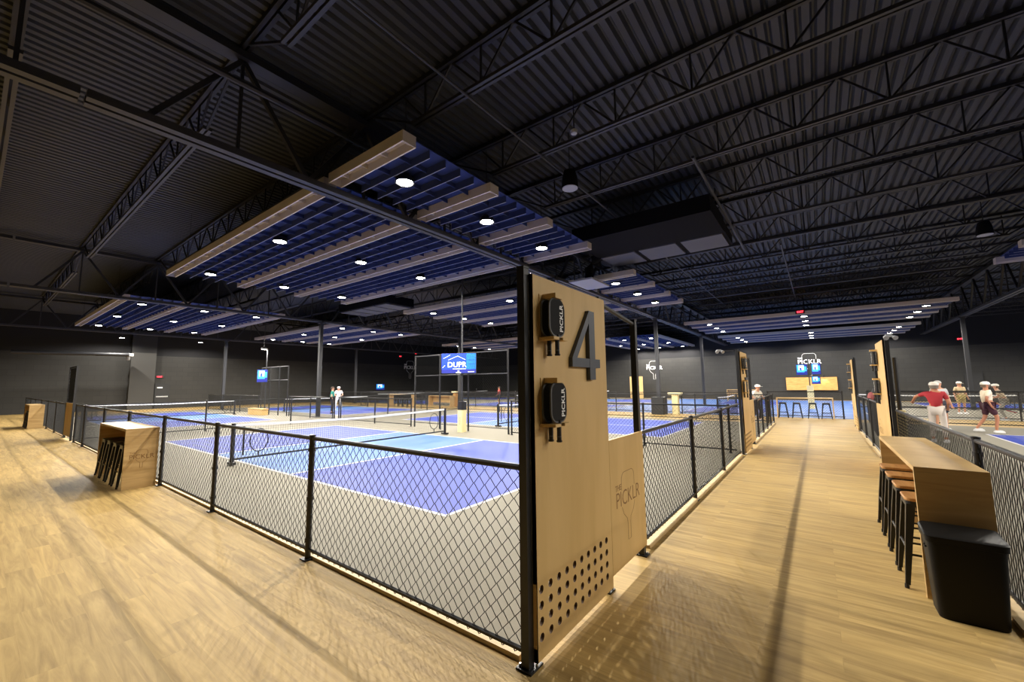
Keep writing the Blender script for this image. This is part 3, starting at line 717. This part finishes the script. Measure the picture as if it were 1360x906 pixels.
# ------------------------------------------------------------------ counters and stools
def counter(label, L, D, H, loc, rz, name='bar_counter', logo=None, back=True):
    """runs along local +x, its back along local y=D; open side at y=0"""
    t = thing(name, label, 'counter', loc, rz); th = 0.04
    MB().box(0, L, 0, D, H-th, H).build('top', M['laminate'], t)
    e = MB().box(0, th, 0.0, D, 0, H-th-0.001).build('end_panel', M['laminate'], t)
    e2 = MB().box(L-th, L, 0.0, D, 0, H-th-0.001).build('end_panel', M['laminate'], t)
    if back: MB().box(th, L-th, D-0.03, D, H*0.35, H-th-0.001).build('back_panel', M['laminate'], t)
    if logo is not None:
        lg = MB(); x = 0 if logo == 0 else L; s = -1 if logo == 0 else 1
        ux = Vector((0, s, 0)); put_text(lg, 'PICKLR', 0.11, (x+s*0.0006, D*0.52, 0.56), ux, (0, 0, 1), 0.0005, 0.0)
        put_text(lg, 'THE', 0.045, (x+s*0.0006, D*0.52-s*0.13, 0.63), ux, (0, 0, 1), 0.0005, 0.0)
        logo_lines(lg, 0.30, 0.003, lambda u, v: (x+s*0.0001, D*0.52+s*u, 0.56+v))
        lg.build('routed_logo', M['plydark'], e if logo == 0 else e2)
    return t
def make_stool(seat='wood'):
    s = thing('bar_stool', '', 'stool', (0, 0, 0)); H = 0.76
    st = MB(); st.loft([[(u, v, z) for u, v in rrect(0.31*k, 0.31*k, 0.05)] for z, k in ((H-0.028, 0.98), (H-0.02, 1.0), (H-0.005, 1.0), (H, 0.96))]); st.build('seat', M['stoolseat'] if seat == 'wood' else M['stoolmetal'], s)
    MB().loft([[(u, v, z) for u, v in rrect(0.30, 0.30, 0.05)] for z in (H-0.075, H-0.03)]).build('seat_frame', M['stoolmetal'], s)
    for sx in (-1, 1):
        for sy in (-1, 1):
            l = MB(); P = []
            for z, e, w_ in ((H-0.05, 0.132, 0.046), (0.4, 0.168, 0.036), (0.03, 0.205, 0.024)):
                c = (sx*e, sy*e); P.append([(c[0]-sx*w_, c[1]+sy*w_*0.35, z), (c[0]+sx*w_*0.35, c[1]+sy*w_*0.35, z), (c[0]+sx*w_*0.35, c[1]-sy*w_, z), (c[0]+sx*w_*0.1, c[1]-sy*w_, z), (c[0]+sx*w_*0.1, c[1]+sy*w_*0.1, z), (c[0]-sx*w_, c[1]+sy*w_*0.1, z)])
            l.loft(P); leg = l.build('leg', M['stoolmetal'], s)
            f = MB().tube([(sx*0.205, sy*0.205, 0.0), (sx*0.203, sy*0.203, 0.035)], 0.017, 8); f.build('rubber_foot', M['black'], leg)
    fr_ = MB(); e = 0.176; z = 0.28
    for a, b in (((-e, -e, z), (e, -e, z)), ((e, -e, z+0.05), (e, e, z+0.05)), ((e, e, z), (-e, e, z)), ((-e, e, z+0.05), (-e, -e, z+0.05))): fr_.tube([a, b], 0.010, 6)
    fr_.build('foot_rail', M['stoolmetal'], s, True)
    return s
STOOL_W = make_stool('wood'); STOOL_M = make_stool('metal'); used = {'w': False, 'm': False}
def stool(kind, loc, rz, label, group):
    src = STOOL_W if kind == 'w' else STOOL_M
    if not used[kind]: used[kind] = True; o = src; o.location = loc; o.rotation_euler = (0, 0, rz)
    else: o = dup(src, loc, rz)
    o['label'] = label; o['group'] = group
counter('long maple counter with waterfall ends along the right fence', 2.47, 0.44, 1.07, (0.60, 7.40, 0), -PI/2, logo=None)
for k, (y, nm) in enumerate([(5.28, 'nearest the bin'), (5.83, 'second from the bin'), (6.38, 'third from the bin'), (6.93, 'farthest from the bin')]):
    stool('w', (0.70, y, 0), 0.0, 'black metal bar stool with wooden seat under the right counter, %s' % nm, 'stools under the right counter')
counter('maple counter by the front fence of the near court, stools beneath', 2.36, 0.47, 1.07, (-12.36, 1.77, 0), 0.0, logo=1)
for k, (x, nm) in enumerate([(-10.42, 'rightmost'), (-10.98, 'second from the right'), (-11.54, 'third from the right'), (-12.05, 'leftmost')]):
    stool('m', (x, 1.95, 0), 0.0, 'black metal bar stool under the left counter, %s' % nm, 'stools under the left counter')
counter('small distant maple counter by the left fence', 2.3, 0.47, 1.07, (-31.15, 1.77, 0), 0.0)
for k, x in enumerate((-29.35, -30.0, -30.6)):
    stool('m', (x, 1.95, 0), 0.0, 'black stool under the distant left counter, %s' % ('nearest', 'middle', 'farthest')[k], 'stools under the distant left counter')
counter('high bar table across the end of the corridor', 2.25, 0.42, 1.0, (-1.75, 24.34, 0), 0.0, back=False)
for k, x in enumerate((-1.50, -0.93, -0.30, 0.22)):
    stool('m', (x, 24.55, 0), 0.0, 'black stool at the corridor-end bar table, %s' % ('leftmost', 'second from left', 'third from left', 'rightmost')[k], 'stools at the corridor-end table')
counter('distant maple counter on the cross aisle, left of the corridor end', 2.3, 0.45, 1.07, (-7.0, 30.2+13.0, 0.011), 0.0)
counter('distant maple counter behind the left second court, stools beneath', 2.9, 0.45, 1.07, (-28.9, 21.3, 0.0), 0.0, back=False)
for k, x in enumerate((-28.0, -27.4, -26.8)):
    stool('m', (x, 21.55, 0), 0.0, 'black stool at the distant cross-aisle counter, %s' % ('leftmost', 'middle', 'rightmost')[k], 'stools at the cross-aisle counter')
counter('low tan counter at the far centre, seen through the tall screen', 2.6, 0.5, 0.9, (-26.6, 23.6, 0.0), 0.0)

# bin
b = thing('waste_bin', 'black plastic waste bin at the near end of the right counter', 'bin', (0.80, 4.72, 0), 0.0)
mb = MB(); L_ = []
for z, w_, d_ in ((0.0, 0.36, 0.25), (0.012, 0.37, 0.26), (0.555, 0.42, 0.30), (0.56, 0.44, 0.325), (0.605, 0.445, 0.33)): L_.append([(u, v, z) for u, v in rrect(w_, d_, 0.05, 5)])
mb.loft(L_, True); mb.build('body', M['bin'], b, True)
mb = MB(); mb.loft([[(u, v, 0.606+(0.02 if v > 0 else 0.0)) for u, v in rrect(0.45, 0.33, 0.05, 5)], [(u, v, 0.612+(0.03 if v > 0 else 0.0)) for u, v in rrect(0.43, 0.30, 0.05, 5)]]); mb.build('lid', M['bin'], b, True)
for dy in (-0.06, 0.0): MB().tube([(-0.218, dy, 0.50), (-0.203, dy, 0.50)], 0.008, 8).build('vent_hole', M['black'], b)

# low plywood bench box
bb = thing('plywood_bench', 'low plywood bench box below the small left television', 'bench', (-29.0, 11.35, 0.011))
MB().box(-1.1, 1.1, -0.2, 0.2, 0.36, 0.40).build('seat', M['ply'], bb); MB().box(-1.05, 1.05, -0.18, 0.18, 0.0, 0.36).build('base', M['ply'], bb)

# ------------------------------------------------------------------ televisions on padded poles
def tv_pole(x, y, label, ztop=5.9, pad_h=1.15, padw=0.26, capmat='black'):
    p = thing('padded_pole', label, 'pole', (x, y, 0.011))
    MB().tube([(0, 0, 0), (0, 0, ztop)], 0.035, 8).build('pole', M['column'], p, True)
    if pad_h:
        MB().prism(rrect(padw, padw, 0.04), 'z', 0.0, pad_h*0.72).build('pad', M['cream'], p); MB().prism(rrect(padw, padw, 0.04), 'z', pad_h*0.722, pad_h).build('pad_cap', M[capmat], p)
        lg = MB(); put_text(lg, 'PICKLR', 0.09, (0.02, -padw/2-0.001, 0.42), (0, 0, 1), (-1, 0, 0), 0.0005, 0.0); lg.build('lettering', M['edge'], p)
    return p
def tv(x, y, z, w_, h_, rz, label, txt=None, style=0, tilt=0.0):
    t = thing('television', label, 'television', (x, y, z), rz)
    MB().box(-w_/2, w_/2, -0.03, 0.03, -h_/2, h_/2).build('case', M['black'], t)
    s = MB(); yy = -0.032; iw, ih = w_/2-0.015, h_/2-0.015
    def q(m_, u0, u1, v0, v1, d=0.0): s.cur = m_; s.box(u0*iw, u1*iw, yy-d-0.002, yy-d, v0*ih, v1*ih)
    if style == 0:
        q(0, -1, 1, -0.62, 1); q(3, -1, 1, -1, -0.62); q(1, 0.45, 1, -0.6, 1); q(0, 0.5, 0.98, 0.3, 0.36, 0.003); q(0, 0.55, 0.9, -0.1, -0.05, 0.003)
        s.cur = 2; put_text(s, txt or 'DUPR', h_*0.37, (-0.05*w_, yy-0.006, -0.08*h_), (1, 0, 0), (0, 0, 1), 0.0004, 0.002)
        q(2, -0.35, 0.42, -0.59, -0.55, 0.003); q(2, -0.06, 0.04, -0.86, -0.74, 0.003); q(2, 0.55, 0.9, -0.9, -0.84, 0.003); q(2, -0.16, 0.14, -0.98, -0.93, 0.003)
        for a, b_ in (((-0.6, 0.35), (-0.05, 0.75)), ((-0.05, 0.75), (0.4, 0.35)), ((-0.9, 0.5), (-0.5, 0.85)), ((-0.95, -0.45), (-0.80, -0.2))):
            s.tube([(a[0]*iw, yy-0.003, a[1]*ih), (b_[0]*iw, yy-0.003, b_[1]*ih)], 0.008, 4)
    else:
        q(3, -1, 1, -1, 1); q(1, -0.9, 0.5, -0.5, 0.9, 0.003); q(2, -0.6, 0.4, -0.1, 0.8, 0.005); q(0, -0.35, 0.0, -0.1, 0.4, 0.007); q(3, -1, 1, -1, -0.55, 0.003); q(1, 0.3, 0.9, -0.3, 0.6, 0.003)
    s.build('screen', [M['screenblue'], M['screencyan'], M['screenwhite'], M['screennavy']], t)
    MB().box(-0.05, 0.05, 0.03, 0.12, -0.05, 0.05).build('bracket', M['black'], t)
    return t
tv_pole(-11.0, 11.45, 'cream padded pole carrying the blue television between the near courts', 5.9)
tv(-11.0, 11.27, 2.62, 1.36, 0.78, 0.55, 'bright blue television reading DUPR above the padded pole', 'DUPR', 0)
tv_pole(-28.7, 11.62, 'bare slim pole carrying the small television on the left', 4.2, 0)
tv(-28.7, 11.40, 2.5, 0.72, 0.82, 0.6, 'small blue television on the slim pole at the left', None, 1)
tv_pole(1.27, 11.25, 'slim dark pole with a cream pad behind the panel on the right', 2.25, 1.2, 0.16, capmat='cream')
tv_pole(-0.45, 29.75+3.3, 'cream padded pole behind the corridor-end table', 3.4, 1.5, 0.34, capmat='cream')
tv(-0.82, 32.86, 2.55, 0.62, 0.70, 0.2, 'left of the two televisions hung beneath the back sign', None, 1)
tv(-0.05, 32.86, 2.58, 0.50, 0.72, -0.2, 'right of the two televisions hung beneath the back sign', None, 1)
tv(-0.1, 32.84, 1.86, 0.46, 0.5, -0.1, 'lowest small television below the pair beneath the back sign', None, 1)
tv(-45.86, 32.4, 1.6, 1.3, 0.8, PI/2, 'small pale blue television on the far left wall', None, 1)
pd = thing('padded_post', 'cream padded T-topped post past the near courts', 'post', (-6.6, 24.35, 0))
MB().prism(rrect(0.34, 0.34, 0.04), 'z', 0.0, 1.10).build('pad', M['cream'], pd); MB().prism(rrect(0.72, 0.5, 0.04), 'z', 1.10, 1.22).build('pad_cap', M['cream'], pd)
pd = thing('padded_post', 'tan padded post at the far centre behind the screen', 'post', (-24.1, 24.3, 0))
MB().prism(rrect(0.30, 0.30, 0.04), 'z', 0.0, 1.10).build('pad', M['orangewood'], pd); MB().prism(rrect(0.55, 0.42, 0.04), 'z', 1.10, 1.25).build('pad_cap', M['cream'], pd)
wp = thing('wood_panel', 'amber wooden panel on the back wall beneath the sign', 'wall panel', (-0.55, 47.9, 0))
MB().box(-1.95, 1.95, -0.1, 0.09, 0.95, 2.15).build('board', M['orangewood'], wp)
e = MB(); e.tube([(1.0+0.0, -0.16, 2.3), (1.0, -0.16, 2.2)], 0.09, 10); e.build('downlight', M['black'], wp)
l_ = bpy.data.lights.new('wall_light', 'SPOT'); l_.energy = 60; l_.spot_size = math.radians(110); l_.color = (1, 0.8, 0.5); l_.shadow_soft_size = 0.05
lo = bpy.data.objects.new('wall_light', l_); C.objects.link(lo); lo.location = (1.0, -0.25, 2.15); lo.rotation_euler = (math.radians(-18), 0, 0); lo.parent = wp
ot = thing('court_panel', 'distant plywood panel standing below the left back wall sign', 'court panel', (-16.5, 45.5, 0.011))
MB().box(-0.75, 0.75, -0.02, 0.02, 0.05, 2.5).build('plywood_board', M['ply'], ot)
for x in (-0.78, 0.78): MB().box(x-0.03, x+0.03, -0.03, 0.03, 0, 2.55).build('post', M['black'], ot)
e = MB(); e.box(-0.35, -0.15, -0.05, -0.02, 1.5, 2.1); e.box(0.0, 0.25, -0.05, -0.02, 1.2, 1.9); e.build('paddle_rack', M['plydark'], ot)

# ------------------------------------------------------------------ wall signs
def wall_sign(label, loc, rz, W):
    s = thing('wall_sign', label, 'sign', loc, rz)
    mb = MB(); put_text(mb, 'PICKLR', W*0.285, (0, -0.03, 0), (1, 0, 0), (0, 0, 1), 0.02, 0.004*W); mb.build('wordmark', M['white'], s)
    mb = MB(); put_text(mb, 'THE', W*0.10, (-W*0.36, -0.03, W*0.175), (1, 0, 0), (0, 0, 1), 0.02, 0.004*W); mb.build('small_word', M['white'], s)
    mb = MB(); logo_lines(mb, W, 0.018, lambda u, v: (u, -0.03, v)); mb.build('paddle_outline', M['white'], s)
    return s
wall_sign('white wordmark sign with paddle outline on the back wall beyond the corridor', (-0.55, 47.97, 3.62), 0.0, 2.0)
wall_sign('white wordmark sign on the back wall left of the corridor', (-15.2, 47.97, 3.5), 0.0, 2.0)
wall_sign('white wordmark sign on the far left wall', (-45.97, 37.3, 4.25), PI/2, 2.3)

# ------------------------------------------------------------------ exit signs, spotlights, camera, wall pipe
def exit_sign(loc, rz, label, drop=None, w_=0.34):
    e = thing('exit_sign', label, 'exit sign', loc, rz)
    MB().box(-w_/2, w_/2, -0.03, 0.03, -0.1, 0.1).build('case', M['black'], e)
    f = MB(); f.box(-w_/2+0.015, w_/2-0.015, -0.034, -0.0305, -0.085, 0.085); f.build('red_face', mat('dark_red_face', (0.2, 0.005, 0.01, 1), 0.5), e)
    t = MB(); put_text(t, 'EXIT', 0.15, (0, -0.0355, 0), (1, 0, 0), (0, 0, 1), 0.0006, 0.004); t.build('letters', M['exit'], e)
    if drop: MB().tube([(0, 0, 0.1), (0, 0, drop)], 0.008, 6).build('drop_rod', M['steel'], e)
M['exit'].node_tree.nodes['Principled BSDF'].inputs['Emission Strength'].default_value = 6
exit_sign((-0.55, 28.5, 5.77), 0.0, 'red exit sign hanging above the corridor', 1.75, 0.46)
exit_sign((9.43, 47.97, 5.07), 0.0, 'red exit sign on the back wall right of the column', None, 0.4)
exit_sign((-45.97, 10.0, 2.75), PI/2, 'red exit sign over the door on the far left wall', None, 0.5)
exit_sign((-45.97, 35.6, 5.75), PI/2, 'left of two small red exit signs on the far left wall', None, 0.5)
exit_sign((-45.97, 38.3, 6.3), PI/2, 'right of two small red exit signs on the far left wall', None, 0.5)
def spot_pair(loc, rz, label, on=False, rod=None, arm=0):
    s = thing('spotlight', label, 'spotlight', loc, rz, None, (0.42,)*3)
    MB().box(-0.12, 0.12, -0.05, 0.05, 0, 0.12).build('box', M['panelgrey'], s)
    for k in (-1, 1):
        h = MB(); h.tube([(k*0.15, -0.02, 0.02), (k*0.17, -0.18, -0.06)], [0.06, 0.10], 12); hd = h.build('head', M['panelgrey'], s, True)
    if arm: MB().tube([(0.1, 0, 0.03), (arm/0.42*math.cos(rz), -arm/0.42*math.sin(rz), 0.0)], 0.025, 6).build('arm', M['black'], s)
    if rod: MB().tube([(0, 0, 0.12), (0, 0, rod/0.42)], 0.012, 6).build('drop_rod', M['steel'], s)
    return s
spot_pair((-2.02, 11.72, 2.60), 0.5, 'pale twin-head emergency light beside the top of the second left panel', False, None, 0.33)
spot_pair((1.13, 10.42, 2.62), 0.3, 'pale twin-head emergency light above the panel on the right', False, None, 0)
l2 = dup(LAMP0, (-28.7, 11.4, 4.2), None, 'round glowing lamp on top of the slim pole at the left'); l2['group'] = 'pole lamp'
tube_ = tag(MB().tube([(-44.0, 1.6, 4.35), (-44.0, 7.6, 4.45)], 0.14, 12).build('high_tube', M['column'], None, True), 'dark horizontal tube high on the far left wall', 'duct')
cmr = thing('security_camera', 'white security camera at the end of the tube on the far left wall', 'camera', (-44.0, 7.70, 4.34), 0.4)
MB().box(-0.5, 0.1, -0.16, 0.12, 0.0, 0.22).build('body', M['white'], cmr); MB().lathe([(0.02, -0.34), (0.11, -0.3), (0.14, -0.1), (0.1, 0.0)], -0.3, 0, 12).build('dome', M['panelgrey'], cmr, True)

# ------------------------------------------------------------------ people
def skin_mesh(nodes, edges, radii, root, levels=1):
    me = bpy.data.meshes.new('tmp'); me.from_pydata([tuple(n) for n in nodes], edges, []); ob = bpy.data.objects.new('tmp', me); C.objects.link(ob)
    md = ob.modifiers.new('skin', 'SKIN'); md.use_smooth_shade = True
    for i, v in enumerate(me.skin_vertices[0].data):
        r = radii[i]; v.radius = (r, r) if not isinstance(r, tuple) else r; v.use_root = (i == root)
    sb = ob.modifiers.new('sub', 'SUBSURF'); sb.levels = levels; sb.render_levels = levels
    dg = bpy.context.evaluated_depsgraph_get(); out = bpy.data.meshes.new_from_object(ob.evaluated_get(dg))
    bpy.data.objects.remove(ob); bpy.data.meshes.remove(me)
    return out
def link_mesh_obj(name, me, m_, parent):
    me.materials.clear(); me.materials.append(m_); me.name = name
    me.polygons.foreach_set('material_index', [0]*len(me.polygons)); me.polygons.foreach_set('use_smooth', [True]*len(me.polygons))
    o = bpy.data.objects.new(name, me); C.objects.link(o); o.parent = parent; return o
def person(label, loc, rz, pose, shirt, pants, hat=None, hair=(60, 45, 35), skin='a', H=1.72, long_pants=False, shoes=(225, 225, 225), sleeve=1, skirt=False):
    """stands facing local -y; pose holds joint positions for a 1.72 m body"""
    P = dict(pel=(0, 0, 0.95), sp=(0, 0, 1.12), ch=(0, 0, 1.32), nk=(0, 0, 1.46), hd=(0, -0.01, 1.60), ht=(0, -0.005, 1.66),
             Ls=(-0.18, 0, 1.40), Le=(-0.25, 0.03, 1.13), Lw=(-0.27, -0.06, 0.90), Rs=(0.18, 0, 1.40), Re=(0.25, 0.03, 1.13), Rw=(0.27, -0.06, 0.90),
             Lh=(-0.10, 0, 0.92), Lk=(-0.12, -0.02, 0.50), La=(-0.13, 0.03, 0.09), Rh=(0.10, 0, 0.92), Rk=(0.12, -0.02, 0.50), Ra=(0.13, 0.03, 0.09))
    P.update(pose); P = {k: Vector(v) for k, v in P.items()}
    root = thing('person', label, 'person', loc, rz, None, (H/1.72,)*3)
    names = ['pel', 'sp', 'ch', 'nk', 'hd', 'ht', 'Ls', 'Le', 'Lw', 'Rs', 'Re', 'Rw', 'Lh', 'Lk', 'La', 'Rh', 'Rk', 'Ra']
    rad = dict(pel=0.135, sp=0.125, ch=0.145, nk=0.055, hd=0.092, ht=0.085, Ls=0.058, Le=0.042, Lw=0.028, Rs=0.058, Re=0.042, Rw=0.028, Lh=0.088, Lk=0.056, La=0.038, Rh=0.088, Rk=0.056, Ra=0.038)
    nodes = [P[n] for n in names]; R_ = [rad[n] for n in names]; ix = {n: i for i, n in enumerate(names)}
    E_ = [('pel', 'sp'), ('sp', 'ch'), ('ch', 'nk'), ('nk', 'hd'), ('hd', 'ht'), ('ch', 'Ls'), ('Ls', 'Le'), ('Le', 'Lw'), ('ch', 'Rs'), ('Rs', 'Re'), ('Re', 'Rw'), ('pel', 'Lh'), ('Lh', 'Lk'), ('Lk', 'La'), ('pel', 'Rh'), ('Rh', 'Rk'), ('Rk', 'Ra')]
    edges = [(ix[a], ix[b]) for a, b in E_]
    for s in ('L', 'R'):          # foot and hand with five fingers
        a = P[s+'a']; nodes.append(a+Vector((0, -0.10, -0.045))); R_.append(0.036); edges.append((ix[s+'a'], len(nodes)-1)); nodes.append(a+Vector((0, -0.17, -0.05))); R_.append(0.028); edges.append((len(nodes)-2, len(nodes)-1))
        wv = P[s+'w']; d = (wv-P[s+'e']).normalized(); side = d.cross(Vector((0, 1, 0)));
        side = side.normalized() if side.length > 0.2 else Vector((1, 0, 0)); n_ = d.cross(side)
        pm = wv+d*0.07; nodes.append(pm); R_.append(0.026); pi_ = len(nodes)-1; edges.append((ix[s+'w'], pi_))
        for q, (o_, ln) in enumerate(((-0.030, 0.055), (-0.010, 0.068), (0.010, 0.066), (0.030, 0.05))):
            k1 = pm+d*0.03+side*o_; k2 = k1+d*ln*0.5+n_*0.012; k3 = k1+d*ln*0.8+n_*0.035
            for kk in (k1, k2, k3): nodes.append(kk); R_.append(0.0095)
            b0 = len(nodes)-3; edges += [(pi_, b0), (b0, b0+1), (b0+1, b0+2)]
        t1 = wv+d*0.035-side*0.032+n_*0.01; t2 = t1+d*0.03-side*0.012+n_*0.018
        for kk in (t1, t2): nodes.append(kk); R_.append(0.010)
        edges += [(pi_, len(nodes)-2), (len(nodes)-2, len(nodes)-1)]
    body = link_mesh_obj('body', skin_mesh(nodes, edges, R_, 0), SK[skin], root)
    def suit(name, keys, eds, radii, col, ends=None):
        ns = [P[k] if isinstance(k, str) else k for k in keys]
        return link_mesh_obj(name, skin_mesh(ns, eds, radii, 0), cloth(col), root)
    def mix(a, b, t): return P[a].lerp(P[b], t)
    if sleeve == 1: la, ra, rr = mix('Ls', 'Le', 0.75), mix('Rs', 'Re', 0.75), 0.062
    else: la, ra, rr = mix('Le', 'Lw', 0.9), mix('Re', 'Rw', 0.9), 0.044
    if sleeve == 1:
        suit('shirt', [P['pel']+Vector((0, 0, 0.0)), 'sp', 'ch', mix('ch', 'nk', 0.55), 'Ls', la, 'Rs', ra], [(0, 1), (1, 2), (2, 3), (2, 4), (4, 5), (2, 6), (6, 7)], [0.152, 0.146, 0.166, 0.075, 0.076, 0.060, 0.076, 0.060], shirt)
    else:
        suit('shirt', [P['pel']+Vector((0, 0, 0.0)), 'sp', 'ch', mix('ch', 'nk', 0.55), 'Ls', 'Le', la, 'Rs', 'Re', ra], [(0, 1), (1, 2), (2, 3), (2, 4), (4, 5), (5, 6), (2, 7), (7, 8), (8, 9)], [0.152, 0.146, 0.166, 0.075, 0.074, 0.056, 0.040, 0.074, 0.056, 0.040], shirt)
    t = 0.92 if long_pants else 0.0
    if long_pants: suit('trousers', ['pel', 'Lh', 'Lk', mix('Lk', 'La', t), 'Rh', 'Rk', mix('Rk', 'Ra', t)], [(0, 1), (1, 2), (2, 3), (0, 4), (4, 5), (5, 6)], [0.148, 0.104, 0.074, 0.056, 0.104, 0.074, 0.056], pants)
    else: suit('shorts', ['pel', 'Lh', mix('Lh', 'Lk', 0.85), 'Rh', mix('Rh', 'Rk', 0.85)], [(0, 1), (1, 2), (0, 3), (3, 4)], [0.148, 0.108, 0.092, 0.108, 0.092], pants)
    for s in ('L', 'R'):
        a = P[s+'a']; MB().loft([[(a.x+u*k, a.y-0.06+v*k2, a.z+z) for u, v in rrect(0.105, 0.28, 0.045)] for z, k, k2 in ((-0.088, 1.0, 1.0), (-0.06, 1.02, 1.0), (-0.03, 0.92, 0.9), (0.0, 0.75, 0.55))]).build('shoe', cloth(shoes), root, True)
    hd = P['hd']; f = MB(); fc = hd+Vector((0, -0.01, 0.01))
    # head details: nose, ears, eyes, mouth
    nm = MB(); nm.loft([[(fc.x-0.014, fc.y-0.078, fc.z-0.03), (fc.x+0.014, fc.y-0.078, fc.z-0.03), (fc.x, fc.y-0.07, fc.z-0.036)], [(fc.x-0.008, fc.y-0.112, fc.z-0.022), (fc.x+0.008, fc.y-0.112, fc.z-0.022), (fc.x, fc.y-0.1, fc.z-0.03)], [(fc.x-0.006, fc.y-0.08, fc.z+0.02), (fc.x+0.006, fc.y-0.08, fc.z+0.02), (fc.x, fc.y-0.07, fc.z+0.02)]]); nm.build('nose', SK[skin], root, True)
    for s in (-1, 1):
        MB().ball((fc.x+s*0.088, fc.y+0.02, fc.z-0.01), (0.014, 0.022, 0.032), 8, 5).build('ear', SK[skin], root, True)
        MB().ball((fc.x+s*0.032, fc.y-0.078, fc.z+0.012), (0.012, 0.008, 0.008), 8, 4).build('eye', M['black'], root, True)
    MB().ball((fc.x, fc.y-0.078, fc.z-0.062), (0.024, 0.008, 0.006), 8, 4).build('mouth', SK['b'], root, True)
    hr = MB()
    hr.loft([[(hd.x+0.098*k*math.cos(t), hd.y+0.012+0.105*k*math.sin(t), hd.z+z) for t in [2*PI*j/14 for j in range(14)]] for z, k in ((0.03, 1.0), (0.07, 0.99), (0.10, 0.80), (0.122, 0.45))])
    hr.loft([[(hd.x+0.096*math.cos(t), hd.y+0.02+0.095*math.sin(t), hd.z+z) for t in [PI*j/10 for j in range(11)]] + [(hd.x-0.06, hd.y+0.03, hd.z+z), (hd.x+0.06, hd.y+0.03, hd.z+z)] for z in (-0.06, 0.04)])
    hr.build('hair', cloth(hair), root, True)
    if hat:
        c = MB(); c.loft([[(hd.x+0.108*k*math.cos(t), hd.y+0.005+0.118*k*math.sin(t), hd.z+z) for t in [2*PI*j/16 for j in range(16)]] for z, k in ((0.035, 1.02), (0.08, 1.0), (0.115, 0.82), (0.138, 0.4))])
        c.loft([[(hd.x+u, hd.y-0.15+v, hd.z+z+0.0) for u, v in rrect(0.17, 0.15, 0.06)] for z in (0.035, 0.047)])
        c.build('cap', cloth(hat), root, True)
    return root
def held_paddle(loc, rot, label, face):
    p = make_paddle('pickleball_paddle', face, False); p.location = loc; p.rotation_euler = rot; p['label'] = label; return p
READY = dict(pel=(0, 0.05, 0.88), sp=(0, 0.0, 1.05), ch=(0, -0.08, 1.24), nk=(0, -0.13, 1.38), hd=(0, -0.16, 1.52), ht=(0, -0.16, 1.58), Ls=(-0.18, -0.09, 1.32), Rs=(0.18, -0.09, 1.32), Le=(-0.27, -0.10, 1.06), Lw=(-0.18, -0.33, 1.02),
             Re=(0.28, -0.12, 1.06), Rw=(0.20, -0.38, 0.98), Lh=(-0.10, 0.05, 0.86), Rh=(0.10, 0.05, 0.86), Lk=(-0.17, -0.10, 0.48), Rk=(0.17, -0.10, 0.48), La=(-0.20, 0.05, 0.09), Ra=(0.20, 0.05, 0.09))
WALK = dict(Lk=(-0.10, -0.16, 0.53), La=(-0.10, -0.10, 0.10), Rk=(0.10, 0.06, 0.50), Ra=(0.10, 0.30, 0.13), Le=(-0.24, 0.10, 1.14), Lw=(-0.22, 0.0, 0.93), Re=(0.24, -0.04, 1.14), Rw=(0.24, -0.27, 1.0))
REACH = dict(Re=(0.42, -0.12, 1.30), Rw=(0.66, -0.20, 1.28), Le=(-0.26, 0.02, 1.14), Lw=(-0.22, -0.16, 0.98))
person('person in a teal shirt and dark trousers seen from behind on the left court', (-25.7, 14.5, 0.011), PI-0.6, {}, (40, 140, 128), (40, 42, 50), None, (70, 55, 45), 'a', 1.74, True, (40, 40, 44))
person('person dressed in white facing this way behind the teal-shirted player', (-29.25, 17.0, 0.011), 1.0, READY, (236, 232, 222), (232, 228, 218), (240, 238, 232), (120, 90, 60), 'a', 1.80, True)
held_paddle((-28.62, 16.85, 1.12), (0.4, -0.9, 1.0), 'pale paddle held by the white-dressed person on the left', cloth((220, 200, 195)))
person('person in a red top and black shorts reaching out at the far centre court', (-21.0, 26.2, 0.011), -0.7, REACH, (214, 44, 48), (28, 28, 32), None, (40, 30, 26), 'b', 1.60)
person('person in white with a white cap behind the second panel by the corridor', (-2.35, 21.7, 0.0), 0.9, READY, (238, 236, 228), (70, 70, 74), (244, 242, 236), (80, 60, 45), 'a', 1.74, True)
person('person in a red shirt, pale trousers and pale cap, back turned, right of the corridor', (2.70, 17.0, 0.011), PI-0.25, REACH | {'Rw': (0.52, -0.34, 1.15)}, (168, 44, 52), (214, 204, 196), (226, 218, 206), (120, 110, 100), 'b', 1.72, True)
person('person in a pale shirt and dark shorts striding on the right court', (4.52, 20.75, 0.011), PI/2+0.15, WALK, (240, 226, 200), (74, 40, 50), (240, 236, 226), (120, 100, 80), 'b', 1.70)
held_paddle((4.93, 20.84, 0.78), (0.2, 1.9, 0.3), 'red paddle held by the striding person', cloth((214, 60, 66)))
person('person with a white cap and grey clothes farther back at the right edge', (6.45, 27.5, 0.0), -PI/2-0.2, READY, (206, 188, 160), (150, 146, 136), (240, 236, 226), (90, 70, 50), 'a', 1.66, True)
person('person in a beige top near the dark column on the right', (5.95, 31.5, 0.0), 0.4, {}, (214, 190, 150), (190, 170, 110), (236, 230, 214), (90, 70, 50), 'a', 1.68)
person('grey-haired person partly hidden behind the red-shirted one', (3.42, 20.9, 0.011), 0.3, {}, (190, 190, 190), (60, 60, 70), None, (190, 186, 180), 'a', 1.76)
ct = thing('bag', 'tall dark ball bag with a red patch behind the farther right fence', 'bag', (1.46, 17.3, 0.011))
MB().ball((0, 0, 0.8), (0.24, 0.42, 0.8), 14, 8).build('body', cloth((50, 48, 50)), ct, True)
MB().ball((-0.15, -0.12, 1.27), (0.1, 0.22, 0.16), 10, 6).build('patch', cloth((150, 80, 80)), ct, True)
